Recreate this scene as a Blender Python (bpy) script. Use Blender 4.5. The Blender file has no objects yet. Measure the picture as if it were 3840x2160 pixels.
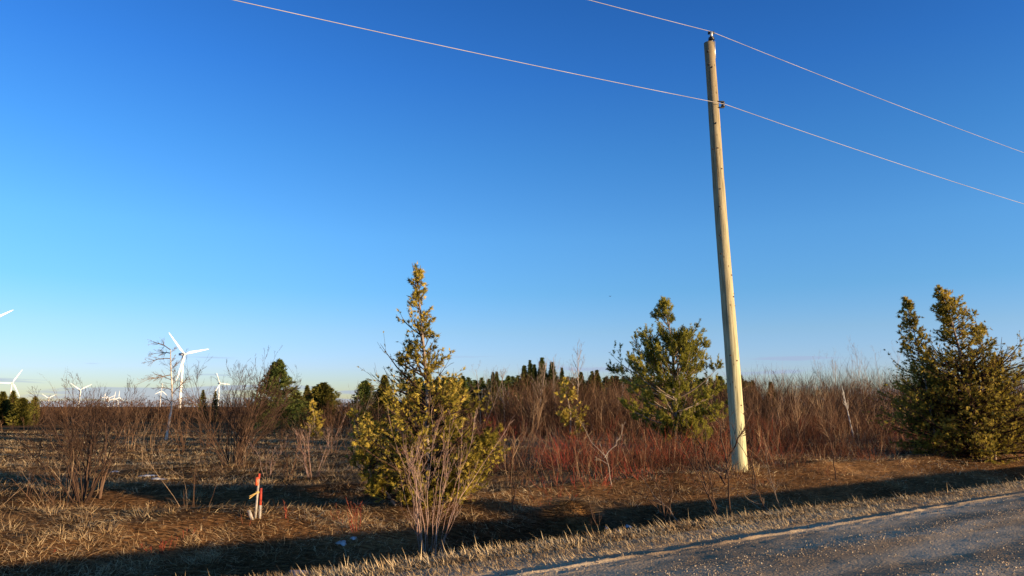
import bpy, math
import numpy as np
from mathutils import Vector, Matrix

rng = np.random.default_rng(11)
S = bpy.context.scene
col = S.collection
PI = math.pi

# ------------------------------------------------------------------ camera
F_PX, PITCH, CAM_Z = 2773.0, math.radians(9.12), 1.45      # focal length in pixels of the 3840 wide photograph
cam_d = bpy.data.cameras.new('camera')
cam = bpy.data.objects.new('camera', cam_d); col.objects.link(cam)
cam_d.sensor_width = 36.0
cam_d.lens = 36.0 * F_PX / 3840.0
cam_d.clip_start = 0.05
cam_d.clip_end = 30000
cam.location = (0, 0, CAM_Z)
cam.rotation_euler = (PI / 2 + PITCH, 0, 0)
S.camera = cam

# ------------------------------------------------------------------ sky and sun
SUN_AZ, SUN_EL = math.radians(117), math.radians(4.2)       # azimuth clockwise from the view direction
sun_vec = Vector((math.sin(SUN_AZ) * math.cos(SUN_EL), math.cos(SUN_AZ) * math.cos(SUN_EL), math.sin(SUN_EL)))
W = bpy.data.worlds.new('World'); S.world = W; W.use_nodes = True
nt = W.node_tree; nt.nodes.clear()
def N(t, **k):
    n = nt.nodes.new(t)
    for a, b in k.items(): setattr(n, a, b)
    return n
out = N('ShaderNodeOutputWorld'); bg = N('ShaderNodeBackground')
sky = N('ShaderNodeTexSky', sky_type='NISHITA')
sky.sun_disc = False; sky.sun_elevation = SUN_EL; sky.sun_rotation = SUN_AZ
sky.air_density = 1.0; sky.dust_density = 0.25; sky.ozone_density = 2.6; sky.altitude = 300
# the camera's rendering of a clear evening sky: the physical sky graded by height above the horizon
# thin low clouds lying along the horizon
tc = N('ShaderNodeTexCoord'); sep = N('ShaderNodeSeparateXYZ'); nt.links.new(tc.outputs['Generated'], sep.inputs[0])
mp = N('ShaderNodeMapping'); mp.inputs['Scale'].default_value = (2.4, 2.4, 40.0); mp.inputs['Location'].default_value = (3.1, 0.4, 0.2)
nt.links.new(tc.outputs['Generated'], mp.inputs[0])
nz = N('ShaderNodeTexNoise'); nz.inputs['Scale'].default_value = 2.2; nz.inputs['Detail'].default_value = 6; nz.inputs['Roughness'].default_value = 0.55
nt.links.new(mp.outputs[0], nz.inputs['Vector'])
def ramp(pts, interp='LINEAR'):
    r = N('ShaderNodeValToRGB'); r.color_ramp.interpolation = interp
    e = r.color_ramp.elements
    while len(e) < len(pts): e.new(0.5)
    for i, (p, c) in enumerate(pts): e[i].position = p; e[i].color = (c, c, c, 1) if not hasattr(c, '__len__') else (*c, 1)
    return r
grade = ramp([(.0, (.44, .54, 1.0)), (.016, (.44, .55, 1.0)), (.051, (.45, .52, 1.0)), (.098, (.425, .505, .78)), (.151, (.328, .50, .735)), (.222, (.308, .517, .755)), (.325, (.218, .458, .732)), (.42, (.154, .387, .723)), (.506, (.122, .335, .66)), (.62, (.09, .18, .29)), (.8, (.08, .13, .19))])
nt.links.new(sep.outputs['Z'], grade.inputs[0])
tint = N('ShaderNodeVectorMath', operation='MULTIPLY'); nt.links.new(sky.outputs[0], tint.inputs[0]); nt.links.new(grade.outputs[0], tint.inputs[1])
tsc = N('ShaderNodeVectorMath', operation='SCALE'); tsc.inputs['Scale'].default_value = 2.0; nt.links.new(tint.outputs[0], tsc.inputs[0])
band = ramp([(0.0, .24), (0.012, .20), (0.025, .08), (0.05, .03), (0.07, 0.0)])   # clouds thin out with height
nt.links.new(sep.outputs['Z'], band.inputs[0])
add = N('ShaderNodeMath', operation='ADD'); nt.links.new(nz.outputs[0], add.inputs[0]); nt.links.new(band.outputs[0], add.inputs[1])
cm = ramp([(0.61, 0.0), (0.69, 1.0)]); nt.links.new(add.outputs[0], cm.inputs[0])
gate = ramp([(.06, .6), (.085, 0)]); nt.links.new(sep.outputs['Z'], gate.inputs[0])
cmul = N('ShaderNodeMath', operation='MULTIPLY'); nt.links.new(cm.outputs[0], cmul.inputs[0]); nt.links.new(gate.outputs[0], cmul.inputs[1])
cl = N('ShaderNodeMix', data_type='RGBA'); nt.links.new(cmul.outputs[0], cl.inputs[0]); nt.links.new(tsc.outputs[0], cl.inputs[6])
cl.inputs[7].default_value = (1.35, 1.62, 2.35, 1)
nt.links.new(cl.outputs[2], bg.inputs['Color']); bg.inputs['Strength'].default_value = 0.15
nt.links.new(bg.outputs[0], out.inputs[0])

sd = bpy.data.lights.new('sun', 'SUN'); sun = bpy.data.objects.new('sun', sd); col.objects.link(sun)
sd.energy = 5.0; sd.angle = math.radians(0.53); sd.color = (1.0, 0.73, 0.42)
sun.rotation_euler = (-sun_vec).to_track_quat('-Z', 'Y').to_euler()
S.view_settings.view_transform = 'Standard'; S.view_settings.look = 'None'
S.view_settings.exposure = 0.95; S.view_settings.gamma = 1.0; S.view_settings.use_curve_mapping = False
S.cycles.max_bounces = 5; S.cycles.diffuse_bounces = 2; S.cycles.transparent_max_bounces = 4

# ------------------------------------------------------------------ noise and terrain
_tab = np.random.default_rng(5).random((256, 256))
def vnoise(x, y):
    x = np.asarray(x, float); y = np.asarray(y, float)
    xi = np.floor(x).astype(int); yi = np.floor(y).astype(int)
    fx = x - xi; fy = y - yi; fx = fx * fx * (3 - 2 * fx); fy = fy * fy * (3 - 2 * fy)
    g = lambda a, b: _tab[a & 255, b & 255]
    return (g(xi, yi) * (1 - fx) + g(xi + 1, yi) * fx) * (1 - fy) + (g(xi, yi + 1) * (1 - fx) + g(xi + 1, yi + 1) * fx) * fy - 0.5
def sstep(a, b, x):
    t = np.clip((x - a) / (b - a), 0, 1); return t * t * (3 - 2 * t)
PXY = (5.17, 17.2)
RA = math.radians(54.5)                                     # road runs at this azimuth
RN = np.array([-math.cos(RA), math.sin(RA)]); RD = np.array([math.sin(RA), math.cos(RA)])
def uv(x, y): return RN[0] * x + RN[1] * y, RD[0] * x + RD[1] * y
U_ = [-400, -60, -10, -7.5, -5.5, -1, 2, 5.2, 6.1, 6.6, 7.2, 7.8, 8.4, 9.0, 9.6, 10.2, 11.0, 15.0, 22, 60, 400, 30000]
Z_ = [-1, -1, -.6, -.5, -.10, .02, .05, .0, -.01, -.015, -.34, -.58, -.60, -.42, -.27, -.19, .02, .0, -.05, -.10, -.3, -1.0]
def roadz(u): return np.interp(u, U_, Z_)
def lip_shift(u, v): return .28 * sstep(8, 15, v) * sstep(5.9, 6.4, u) * sstep(9.0, 7.4, u)
def H(x, y):
    x = np.asarray(x, float); y = np.asarray(y, float)
    u, v = uv(x, y)
    z = np.interp(u + lip_shift(u, v), U_, Z_)
    off = sstep(6.9, 8.5, u)                                # no rough ground on the road
    z = z - 0.13 * sstep(0, -5, x) * sstep(8.3, 9.6, u)     # the field lies lower on the left
    # shaded swale behind the tufty ridge on the left
    c = 12.75 + 0.12 * np.sin(x * 0.9)
    z = z - 0.34 * (1 - .45 * sstep(-6, -4.4, x)) * np.exp(-((y - c) / 1.3) ** 4) * sstep(-0.6, -2.4, x)
    z = z + 0.06 * np.exp(-((y - c + 2.1) / 0.8) ** 2) * sstep(-1.5, -3.5, x)
    # grassy hummock on the ditch bank
    z = z + 0.40 * np.exp(-(((x - 0.93) / 0.36) ** 2 + ((y - 11.9) / 0.34) ** 2))
    n = 0.22 * vnoise(x * .28 + 7, y * .34) + 0.10 * vnoise(x * .9, y * 1.1) + 0.085 * vnoise(x * 2.3, y * 2.5 + 9) + 0.05 * vnoise(x * 5.5, y * 5.5)
    z = z + n * off * (0.62 - 0.45 * np.exp(-((u - 8.2) / 1.6) ** 2))
    z = z + off * 0.9 * vnoise(x / 60 + 3, y / 60 + 8) * sstep(30, 120, np.hypot(x, y))
    z = z - 0.14 * sstep(6.30, 6.0, u) * sstep(-7.2, -6.9, u)        # bed cut away under the road sheet
    return z
def rayd(px, py):
    X = px - 1920.0; v = 1080.0 - py
    return X, F_PX * math.cos(PITCH) - v * math.sin(PITCH), F_PX * math.sin(PITCH) + v * math.cos(PITCH)
def ground_at(px, py):
    """where the sight line through that point of the photograph meets the terrain"""
    X, Y, Z = rayd(px, py); zz = -0.1
    for _ in range(25):
        s = (CAM_Z - zz) / max(-Z, 1.0)
        zz = 0.5 * zz + 0.5 * float(H(X * s, Y * s))
    return X * s, Y * s, float(H(X * s, Y * s))
def height_at(y, py, z0):
    X, Y, Z = rayd(1920, py); return CAM_Z + Z / Y * y - z0
def at_y(px, y):
    X, Y, Z = rayd(px, 1500); x = X / Y * y
    return x, y, float(H(x, y))

# ------------------------------------------------------------------ mesh helpers
def make(name, V, Fc, mat, parent=None, tone=None, smooth=False, loc=None, extra=None):
    """V (n,3) array; Fc list of (m,k) index arrays"""
    me = bpy.data.meshes.new(name)
    V = np.asarray(V, np.float32)
    Fc = [np.asarray(f, np.int32) for f in Fc if len(f)]
    me.vertices.add(len(V)); me.vertices.foreach_set('co', V.ravel())
    tot = np.concatenate([np.full(len(f), f.shape[1], np.int32) for f in Fc])
    idx = np.concatenate([f.ravel() for f in Fc])
    st = np.concatenate([[0], np.cumsum(tot)[:-1]]).astype(np.int32)
    me.loops.add(len(idx)); me.loops.foreach_set('vertex_index', idx)
    me.polygons.add(len(tot)); me.polygons.foreach_set('loop_start', st); me.polygons.foreach_set('loop_total', tot)
    if smooth: me.polygons.foreach_set('use_smooth', np.ones(len(tot), bool))
    if tone is not None:
        a = me.attributes.new('tone', 'FLOAT', 'POINT'); a.data.foreach_set('value', np.asarray(tone, np.float32))
    me.update(calc_edges=True)
    for m in (mat if isinstance(mat, (list, tuple)) else [mat]): me.materials.append(m)
    o = bpy.data.objects.new(name, me); col.objects.link(o)
    if parent is not None: o.parent = parent
    if loc is not None: o.location = loc
    return o
def join(parts):
    """parts: list of (V, [F...], tone) -> one"""
    Vs, Fs, Ts, k = [], {}, [], 0
    for V, Fc, T in parts:
        for f in Fc:
            if len(f): Fs.setdefault(f.shape[1], []).append(f + k)
        Vs.append(V); Ts.append(T); k += len(V)
    return np.concatenate(Vs), [np.concatenate(f) for f in Fs.values()], np.concatenate(Ts)
def norm(a): return a / np.maximum(np.linalg.norm(a, axis=-1, keepdims=True), 1e-9)
def tubes(P, R, s=3, tone=None):
    """P (N,K,3), R (N,K) -> V, [quads], tone"""
    P = np.asarray(P, float); N_, K, _ = P.shape
    T = norm(np.gradient(P, axis=1))
    ref = np.where(np.abs(T[..., 2:3]) > 0.9, np.array([1.0, 0, 0]), np.array([0, 0, 1.0]))
    A = norm(np.cross(T, ref)); B = np.cross(T, A)
    th = np.arange(s) * 2 * PI / s
    V = P[:, :, None, :] + R[:, :, None, None] * (A[:, :, None, :] * np.cos(th)[:, None] + B[:, :, None, :] * np.sin(th)[:, None])
    base = (np.arange(N_)[:, None, None] * K + np.arange(K - 1)[None, :, None]) * s
    i = np.arange(s)[None, None, :]; j = (i + 1) % s
    Q = np.stack([base + i, base + j, base + s + j, base + s + i], -1).reshape(-1, 4)
    t = np.zeros(N_) if tone is None else np.broadcast_to(tone, (N_,))
    return V.reshape(-1, 3), [Q], np.repeat(t, K * s)
def blades(P, Wd, side, tone):
    """flat tapering blades along P (N,K,3): pairs of points, the last one single"""
    N_, K, _ = P.shape
    L = P[:, :-1] - side[:, None, :] * Wd[:, :-1, None]; Rr = P[:, :-1] + side[:, None, :] * Wd[:, :-1, None]
    V = np.concatenate([np.stack([L, Rr], 2).reshape(N_, -1, 3), P[:, -1:, :]], 1)
    m = 2 * (K - 1) + 1; b = np.arange(N_)[:, None] * m
    Q = [np.stack([b[:, 0] + 2 * k, b[:, 0] + 2 * k + 1, b[:, 0] + 2 * k + 3, b[:, 0] + 2 * k + 2], 1) for k in range(K - 2)]
    Tt = np.stack([b[:, 0] + m - 3, b[:, 0] + m - 2, b[:, 0] + m - 1], 1)
    return V.reshape(-1, 3), [np.concatenate(Q) if Q else np.zeros((0, 4), int), Tt], np.repeat(tone, m)
def grow(P0, D, L, r0, r1, K, bend=0.15, up=0.0, g=None):
    """curved limbs: start points, directions, lengths, radii"""
    g = rng if g is None else g
    n = len(P0); P = np.zeros((n, K, 3)); P[:, 0] = P0; d = norm(np.asarray(D, float)); st = (np.asarray(L) / (K - 1))[:, None]
    for k in range(1, K):
        d = norm(d + bend * g.normal(size=(n, 3)) + np.array([0, 0, up]) * 1.0)
        P[:, k] = P[:, k - 1] + d * st
    t = np.linspace(0, 1, K)[None]
    R = np.asarray(r0)[:, None] * (1 - t) + np.asarray(r1)[:, None] * t
    return P, R
def children(P, R, m, tmin, tmax, ang, lf, g=None, flat=None):
    """m children per limb: start, direction, parent length * lf, radius there"""
    g = rng if g is None else g
    n, K, _ = P.shape
    idx = np.repeat(np.arange(n), m); t = g.uniform(tmin, tmax, len(idx)) * (K - 1)
    k = np.minimum(t.astype(int), K - 2); fr = (t - k)[:, None]
    p = P[idx, k] * (1 - fr) + P[idx, k + 1] * fr; r = R[idx, k] * (1 - fr[:, 0]) + R[idx, k + 1] * fr[:, 0]
    T = norm(P[idx, k + 1] - P[idx, k]); q = norm(np.cross(T, g.normal(size=T.shape)))
    if flat is not None: q = norm(q * np.array([1, 1, flat]))
    a = g.normal(ang, ang * 0.22, len(idx))[:, None]
    D = T * np.cos(a) + q * np.sin(a)
    Ln = np.linalg.norm(P[:, -1] - P[:, 0], axis=1)[idx] * lf * g.uniform(0.55, 1.15, len(idx)) * (1.15 - 0.6 * t / (K - 1))
    return p, D, Ln, r

# ------------------------------------------------------------------ materials
def mat_new(name, rough=0.8, spec=0.2):
    m = bpy.data.materials.new(name); m.use_nodes = True
    b = m.node_tree.nodes['Principled BSDF']; b.inputs['Roughness'].default_value = rough
    b.inputs['Specular IOR Level'].default_value = spec
    return m, m.node_tree, b
def ramp_in(t, pts):
    r = t.nodes.new('ShaderNodeValToRGB'); e = r.color_ramp.elements
    while len(e) < len(pts): e.new(0.5)
    for i, (p, c) in enumerate(pts): e[i].position = p; e[i].color = (*c, 1)
    return r
def tone_mat(name, pts, rough=0.85, spec=0.04, trans=0.0, vary=0.25, scale=9.0):
    """colour by the plant's own tone, with a fine natural variation"""
    m, t, b = mat_new(name, rough, spec)
    a = t.nodes.new('ShaderNodeAttribute'); a.attribute_name = 'tone'
    g = t.nodes.new('ShaderNodeNewGeometry'); nz = t.nodes.new('ShaderNodeTexNoise'); nz.inputs['Scale'].default_value = scale
    t.links.new(g.outputs['Position'], nz.inputs['Vector'])
    mr = t.nodes.new('ShaderNodeMapRange'); mr.inputs[3].default_value = -vary; mr.inputs[4].default_value = vary
    mr.inputs[1].default_value = 0.25; mr.inputs[2].default_value = 0.75
    t.links.new(nz.outputs[0], mr.inputs[0])
    ad = t.nodes.new('ShaderNodeMath'); ad.operation = 'ADD'; ad.use_clamp = True
    t.links.new(a.outputs['Fac'], ad.inputs[0]); t.links.new(mr.outputs[0], ad.inputs[1])
    r = ramp_in(t, pts); t.links.new(ad.outputs[0], r.inputs[0]); t.links.new(r.outputs[0], b.inputs['Base Color'])
    if trans:
        tr = t.nodes.new('ShaderNodeBsdfTranslucent'); t.links.new(r.outputs[0], tr.inputs[0])
        mx = t.nodes.new('ShaderNodeMixShader'); mx.inputs[0].default_value = trans
        t.links.new(b.outputs[0], mx.inputs[1]); t.links.new(tr.outputs[0], mx.inputs[2])
        t.links.new(mx.outputs[0], t.nodes['Material Output'].inputs[0])
    return m
M = {}
M['straw'] = tone_mat('dead_grass_blades', [(0, (.065, .038, .021)), (.35, (.23, .14, .072)), (.7, (.50, .345, .18)), (1, (.74, .58, .35))], trans=.15, vary=.22, scale=1.6)
M['red'] = tone_mat('red_osier_bark', [(0, (.05, .022, .014)), (.5, (.13, .055, .03)), (.8, (.24, .075, .04)), (1, (.36, .05, .035))], scale=.45, vary=.32)
M['brush'] = tone_mat('brush_bark', [(0, (.03, .017, .011)), (.4, (.085, .044, .026)), (.75, (.21, .12, .07)), (1, (.48, .33, .20))], scale=.3, vary=.3)
M['bark'] = tone_mat('grey_brown_bark', [(0, (.07, .05, .04)), (.5, (.20, .15, .115)), (1, (.42, .34, .28))], scale=3)
M['darkbark'] = tone_mat('dark_bark', [(0, (.026, .016, .012)), (.5, (.08, .048, .034)), (1, (.19, .115, .075))], scale=3)
M['pinkbark'] = tone_mat('pale_willow_bark', [(0, (.13, .075, .06)), (.5, (.30, .185, .145)), (1, (.48, .34, .28))], scale=4)
M['birch'] = tone_mat('birch_bark', [(0, (.16, .12, .09)), (.45, (.45, .38, .30)), (1, (.72, .66, .57))], scale=6, vary=.45)
M['cedar'] = tone_mat('cedar_foliage', [(0, (.07, .06, .014)), (.4, (.24, .195, .032)), (.75, (.46, .35, .06)), (1, (.60, .45, .11))], trans=.35, vary=.3, scale=2.2)
M['cedar_far'] = tone_mat('far_cedar_foliage', [(0, (.03, .035, .01)), (.5, (.10, .095, .02)), (1, (.20, .16, .035))], trans=.15, vary=.3, scale=.8)
M['pine'] = tone_mat('pine_needles', [(0, (.05, .065, .016)), (.5, (.36, .33, .055)), (1, (.60, .52, .12))], trans=.5, vary=.3, scale=1.8)
M['spruce'] = tone_mat('spruce_needles', [(0, (.025, .04, .014)), (.5, (.08, .105, .028)), (1, (.18, .19, .05))], trans=.15, vary=.3, scale=1.2)

def ground_mat():
    m, t, b = mat_new('dead_grass_ground', 1.0, 0.0)
    g = t.nodes.new('ShaderNodeNewGeometry')
    def nz(sc, det=4, st=(1, 1, 1)):
        mp = t.nodes.new('ShaderNodeMapping'); mp.inputs['Scale'].default_value = st; t.links.new(g.outputs['Position'], mp.inputs[0])
        n = t.nodes.new('ShaderNodeTexNoise'); n.inputs['Scale'].default_value = sc; n.inputs['Detail'].default_value = det
        t.links.new(mp.outputs[0], n.inputs['Vector']); return n
    a = nz(.5, 6); c = nz(13, 9, (.55, 1.7, 1)); d = nz(.03, 3)
    r1 = ramp_in(t, [(.36, (.05, .031, .019)), (.5, (.17, .105, .058)), (.64, (.40, .27, .145))])
    mx = t.nodes.new('ShaderNodeMath'); mx.operation = 'MULTIPLY_ADD'; mx.inputs[1].default_value = .5
    t.links.new(a.outputs[0], mx.inputs[0])
    m2 = t.nodes.new('ShaderNodeMath'); m2.operation = 'MULTIPLY'; m2.inputs[1].default_value = .5; t.links.new(c.outputs[0], m2.inputs[0])
    t.links.new(m2.outputs[0], mx.inputs[2]); t.links.new(mx.outputs[0], r1.inputs[0])
    r2 = ramp_in(t, [(.35, (.95, .76, .56)), (.65, (1.3, 1.1, .88))]); t.links.new(d.outputs[0], r2.inputs[0])
    mm = t.nodes.new('ShaderNodeMix'); mm.data_type = 'RGBA'; mm.blend_type = 'MULTIPLY'; mm.inputs[0].default_value = 1
    t.links.new(r1.outputs[0], mm.inputs[6]); t.links.new(r2.outputs[0], mm.inputs[7])
    t.links.new(mm.outputs[2], b.inputs['Base Color'])
    bp = t.nodes.new('ShaderNodeBump'); bp.inputs['Strength'].default_value = .9; bp.inputs['Distance'].default_value = .06
    t.links.new(c.outputs[0], bp.inputs['Height']); t.links.new(bp.outputs[0], b.inputs['Normal'])
    return m
def road_mat():
    m, t, b = mat_new('gravel_road', 1.0, 0.0)
    g = t.nodes.new('ShaderNodeNewGeometry')
    dot = t.nodes.new('ShaderNodeVectorMath'); dot.operation = 'DOT_PRODUCT'; dot.inputs[1].default_value = (RN[0], RN[1], 0)
    dv = t.nodes.new('ShaderNodeVectorMath'); dv.operation = 'DOT_PRODUCT'; dv.inputs[1].default_value = (RD[0], RD[1], 0)
    t.links.new(g.outputs['Position'], dot.inputs[0]); t.links.new(g.outputs['Position'], dv.inputs[0])
    cb = t.nodes.new('ShaderNodeCombineXYZ'); t.links.new(dot.outputs['Value'], cb.inputs[0])
    sc = t.nodes.new('ShaderNodeMath'); sc.operation = 'MULTIPLY'; sc.inputs[1].default_value = .18; t.links.new(dv.outputs['Value'], sc.inputs[0]); t.links.new(sc.outputs[0], cb.inputs[1])
    n1 = t.nodes.new('ShaderNodeTexNoise'); n1.inputs['Scale'].default_value = 2.2; n1.inputs['Detail'].default_value = 6; t.links.new(cb.outputs[0], n1.inputs['Vector'])
    n2 = t.nodes.new('ShaderNodeTexNoise'); n2.inputs['Scale'].default_value = 55; n2.inputs['Detail'].default_value = 5; t.links.new(g.outputs['Position'], n2.inputs['Vector'])
    vo = t.nodes.new('ShaderNodeTexVoronoi'); vo.inputs['Scale'].default_value = 34; t.links.new(g.outputs['Position'], vo.inputs['Vector'])
    mx = t.nodes.new('ShaderNodeMath'); mx.operation = 'MULTIPLY_ADD'; mx.inputs[1].default_value = .72
    m2 = t.nodes.new('ShaderNodeMath'); m2.operation = 'MULTIPLY'; m2.inputs[1].default_value = .28
    t.links.new(n1.outputs[0], mx.inputs[0]); t.links.new(n2.outputs[0], m2.inputs[0]); t.links.new(m2.outputs[0], mx.inputs[2])
    r = ramp_in(t, [(.41, (.40, .28, .165)), (.5, (.55, .40, .24)), (.59, (.68, .52, .33))])
    t.links.new(mx.outputs[0], r.inputs[0]); t.links.new(r.outputs[0], b.inputs['Base Color'])
    b1 = t.nodes.new('ShaderNodeBump'); b1.inputs['Strength'].default_value = .35; b1.inputs['Distance'].default_value = .008
    b2 = t.nodes.new('ShaderNodeBump'); b2.inputs['Strength'].default_value = .3; b2.inputs['Distance'].default_value = .008; b2.invert = True
    t.links.new(n2.outputs[0], b1.inputs['Height']); t.links.new(vo.outputs[0], b2.inputs['Height']); t.links.new(b1.outputs[0], b2.inputs['Normal'])
    t.links.new(b2.outputs[0], b.inputs['Normal'])
    return m
M['ground'] = ground_mat(); M['road'] = road_mat()
M['stone'] = tone_mat('gravel_stones', [(0, (.16, .12, .085)), (.5, (.36, .28, .20)), (1, (.66, .55, .40))], rough=.8, vary=.15, scale=30)
def plain(name, c, rough=.5, spec=.5, metal=0.0, c2=None, scale=20, bump=0.0):
    m, t, b = mat_new(name, rough, spec); b.inputs['Metallic'].default_value = metal
    g = t.nodes.new('ShaderNodeTexCoord'); n = t.nodes.new('ShaderNodeTexNoise'); n.inputs['Scale'].default_value = scale; n.inputs['Detail'].default_value = 5
    t.links.new(g.outputs['Object'], n.inputs['Vector'])
    c2 = c2 or tuple(v * .72 for v in c)
    r = ramp_in(t, [(.35, c2), (.65, c)]); t.links.new(n.outputs[0], r.inputs[0]); t.links.new(r.outputs[0], b.inputs['Base Color'])
    if bump:
        bp = t.nodes.new('ShaderNodeBump'); bp.inputs['Strength'].default_value = bump; bp.inputs['Distance'].default_value = .01
        t.links.new(n.outputs[0], bp.inputs['Height']); t.links.new(bp.outputs[0], b.inputs['Normal'])
    return m
M['white'] = plain('turbine_white_paint', (.82, .82, .80), .4, .4, c2=(.76, .76, .74), scale=.2)
M['nacelle'] = plain('turbine_nacelle_shade_grey', (.62, .63, .64), .5, .4, c2=(.5, .5, .52), scale=.5)  # greyer than the tower: the nacelle's shaded side is put into its colour
M['steel'] = plain('galvanised_steel', (.55, .55, .53), .45, .5, .6, scale=40)
M['iron'] = plain('dark_hardware', (.05, .05, .05), .6, .4, .3, scale=40)
M['porcelain'] = plain('black_glazed_insulator', (.03, .028, .03), .25, .5, scale=30)
M['wire'] = plain('weathered_aluminium_wire', (.50, .46, .44), .6, .3, .0, c2=(.33, .30, .29), scale=1.2)
M['lath'] = plain('weathered_white_lath', (.50, .44, .37), .8, .2, c2=(.26, .23, .20), scale=14, bump=.3)
M['redpaint'] = plain('red_orange_stake_paint', (.55, .075, .04), .7, .2, c2=(.34, .045, .03), scale=20)
M['ribbon'] = plain('orange_flagging_tape', (.85, .16, .06), .5, .4, scale=8)
M['yribbon'] = plain('yellow_flagging_tape', (.75, .48, .16), .6, .3, scale=8)
M['snow'] = plain('old_snow', (.62, .64, .68), .6, .3, c2=(.34, .34, .34), scale=9, bump=.6)
M['bird'] = plain('dark_feathers', (.03, .03, .035), .8, .1, scale=9)

def pole_mat():
    m, t, b = mat_new('treated_pole_wood', 0.85, 0.12)
    g = t.nodes.new('ShaderNodeTexCoord')
    mp = t.nodes.new('ShaderNodeMapping'); mp.inputs['Scale'].default_value = (16, 16, .7); t.links.new(g.outputs['Object'], mp.inputs[0])
    n = t.nodes.new('ShaderNodeTexNoise'); n.inputs['Scale'].default_value = 2.2; n.inputs['Detail'].default_value = 7; n.inputs['Roughness'].default_value = .65
    t.links.new(mp.outputs[0], n.inputs['Vector'])
    r = ramp_in(t, [(.30, (.26, .23, .14)), (.5, (.48, .44, .29)), (.68, (.64, .61, .42))]); t.links.new(n.outputs[0], r.inputs[0])
    # greyer, browner wood towards the weathered top; knots and blotches
    se = t.nodes.new('ShaderNodeSeparateXYZ'); t.links.new(g.outputs['Object'], se.inputs[0])
    rr = ramp_in(t, [(0, (1.0, 1.03, .92)), (.45, (.84, .78, .70)), (1, (.58, .48, .42))])
    mr = t.nodes.new('ShaderNodeMapRange'); mr.inputs[2].default_value = 10.4; t.links.new(se.outputs['Z'], mr.inputs[0]); t.links.new(mr.outputs[0], rr.inputs[0])
    mm = t.nodes.new('ShaderNodeMix'); mm.data_type = 'RGBA'; mm.blend_type = 'MULTIPLY'; mm.inputs[0].default_value = 1
    t.links.new(r.outputs[0], mm.inputs[6]); t.links.new(rr.outputs[0], mm.inputs[7])
    mp2 = t.nodes.new('ShaderNodeMapping'); mp2.inputs['Scale'].default_value = (5, 5, 2.6); t.links.new(g.outputs['Object'], mp2.inputs[0])
    vo = t.nodes.new('ShaderNodeTexVoronoi'); vo.inputs['Scale'].default_value = 1.3; t.links.new(mp2.outputs[0], vo.inputs['Vector'])
    rk = ramp_in(t, [(.06, (.38, .30, .24)), (.13, (1, 1, 1))]); t.links.new(vo.outputs['Distance'], rk.inputs[0])
    m3 = t.nodes.new('ShaderNodeMix'); m3.data_type = 'RGBA'; m3.blend_type = 'MULTIPLY'; m3.inputs[0].default_value = .85
    t.links.new(mm.outputs[2], m3.inputs[6]); t.links.new(rk.outputs[0], m3.inputs[7])
    mp3 = t.nodes.new('ShaderNodeMapping'); mp3.inputs['Scale'].default_value = (26, 26, .55); t.links.new(g.outputs['Object'], mp3.inputs[0])
    nc = t.nodes.new('ShaderNodeTexNoise'); nc.inputs['Scale'].default_value = 1.6; nc.inputs['Detail'].default_value = 3; t.links.new(mp3.outputs[0], nc.inputs['Vector'])
    rc = ramp_in(t, [(.33, (.22, .19, .15)), (.39, (1, 1, 1))]); t.links.new(nc.outputs[0], rc.inputs[0])      # drying cracks
    m4 = t.nodes.new('ShaderNodeMix'); m4.data_type = 'RGBA'; m4.blend_type = 'MULTIPLY'; m4.inputs[0].default_value = .8
    t.links.new(m3.outputs[2], m4.inputs[6]); t.links.new(rc.outputs[0], m4.inputs[7])
    t.links.new(m4.outputs[2], b.inputs['Base Color'])
    bp = t.nodes.new('ShaderNodeBump'); bp.inputs['Strength'].default_value = .6; bp.inputs['Distance'].default_value = .012
    t.links.new(n.outputs[0], bp.inputs['Height']); t.links.new(bp.outputs[0], b.inputs['Normal'])
    return m
M['pole'] = pole_mat()

# ------------------------------------------------------------------ naming
def tag(o, label=None, cat=None, group=None, kind=None):
    if label: o['label'] = label
    if cat: o['category'] = cat
    if group: o['group'] = group
    if kind: o['kind'] = kind
    return o
def fine(parent_):
    for c in parent_.children:
        if c.name.split('.')[0] in ('twigs', 'limbs'): c['kind'] = 'stuff'
def empty(name, loc, rz=0.0):
    o = bpy.data.objects.new(name, None); col.objects.link(o); o.empty_display_size = .2
    o.location = loc; o.rotation_euler = (0, 0, rz); return o

# ------------------------------------------------------------------ ground sheet
def axis(lo, hi, f0, f1, st, grow_=1.14):
    a = list(np.arange(f0, f1 + 1e-6, st))
    s = st; x = f1
    while x < hi: s *= grow_; x += s; a.append(x)
    s = st; x = f0; pre = []
    while x > lo: s *= grow_; x -= s; pre.append(x)
    return np.array(pre[::-1] + a)
gx = axis(-9000, 9000, -12, 15, .16, 1.13); gy = axis(-1500, 16000, 7, 22, .145, 1.09)
XX, YY = np.meshgrid(gx, gy, indexing='ij')
ZZ = H(XX, YY)
ii = (np.arange(len(gx) - 1)[:, None] * len(gy) + np.arange(len(gy) - 1)[None]).ravel()
g_o = make('ground', np.stack([XX, YY, ZZ], -1).reshape(-1, 3), [np.stack([ii, ii + len(gy), ii + len(gy) + 1, ii + 1], 1)], M['ground'], smooth=True)
tag(g_o, kind='structure')

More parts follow.
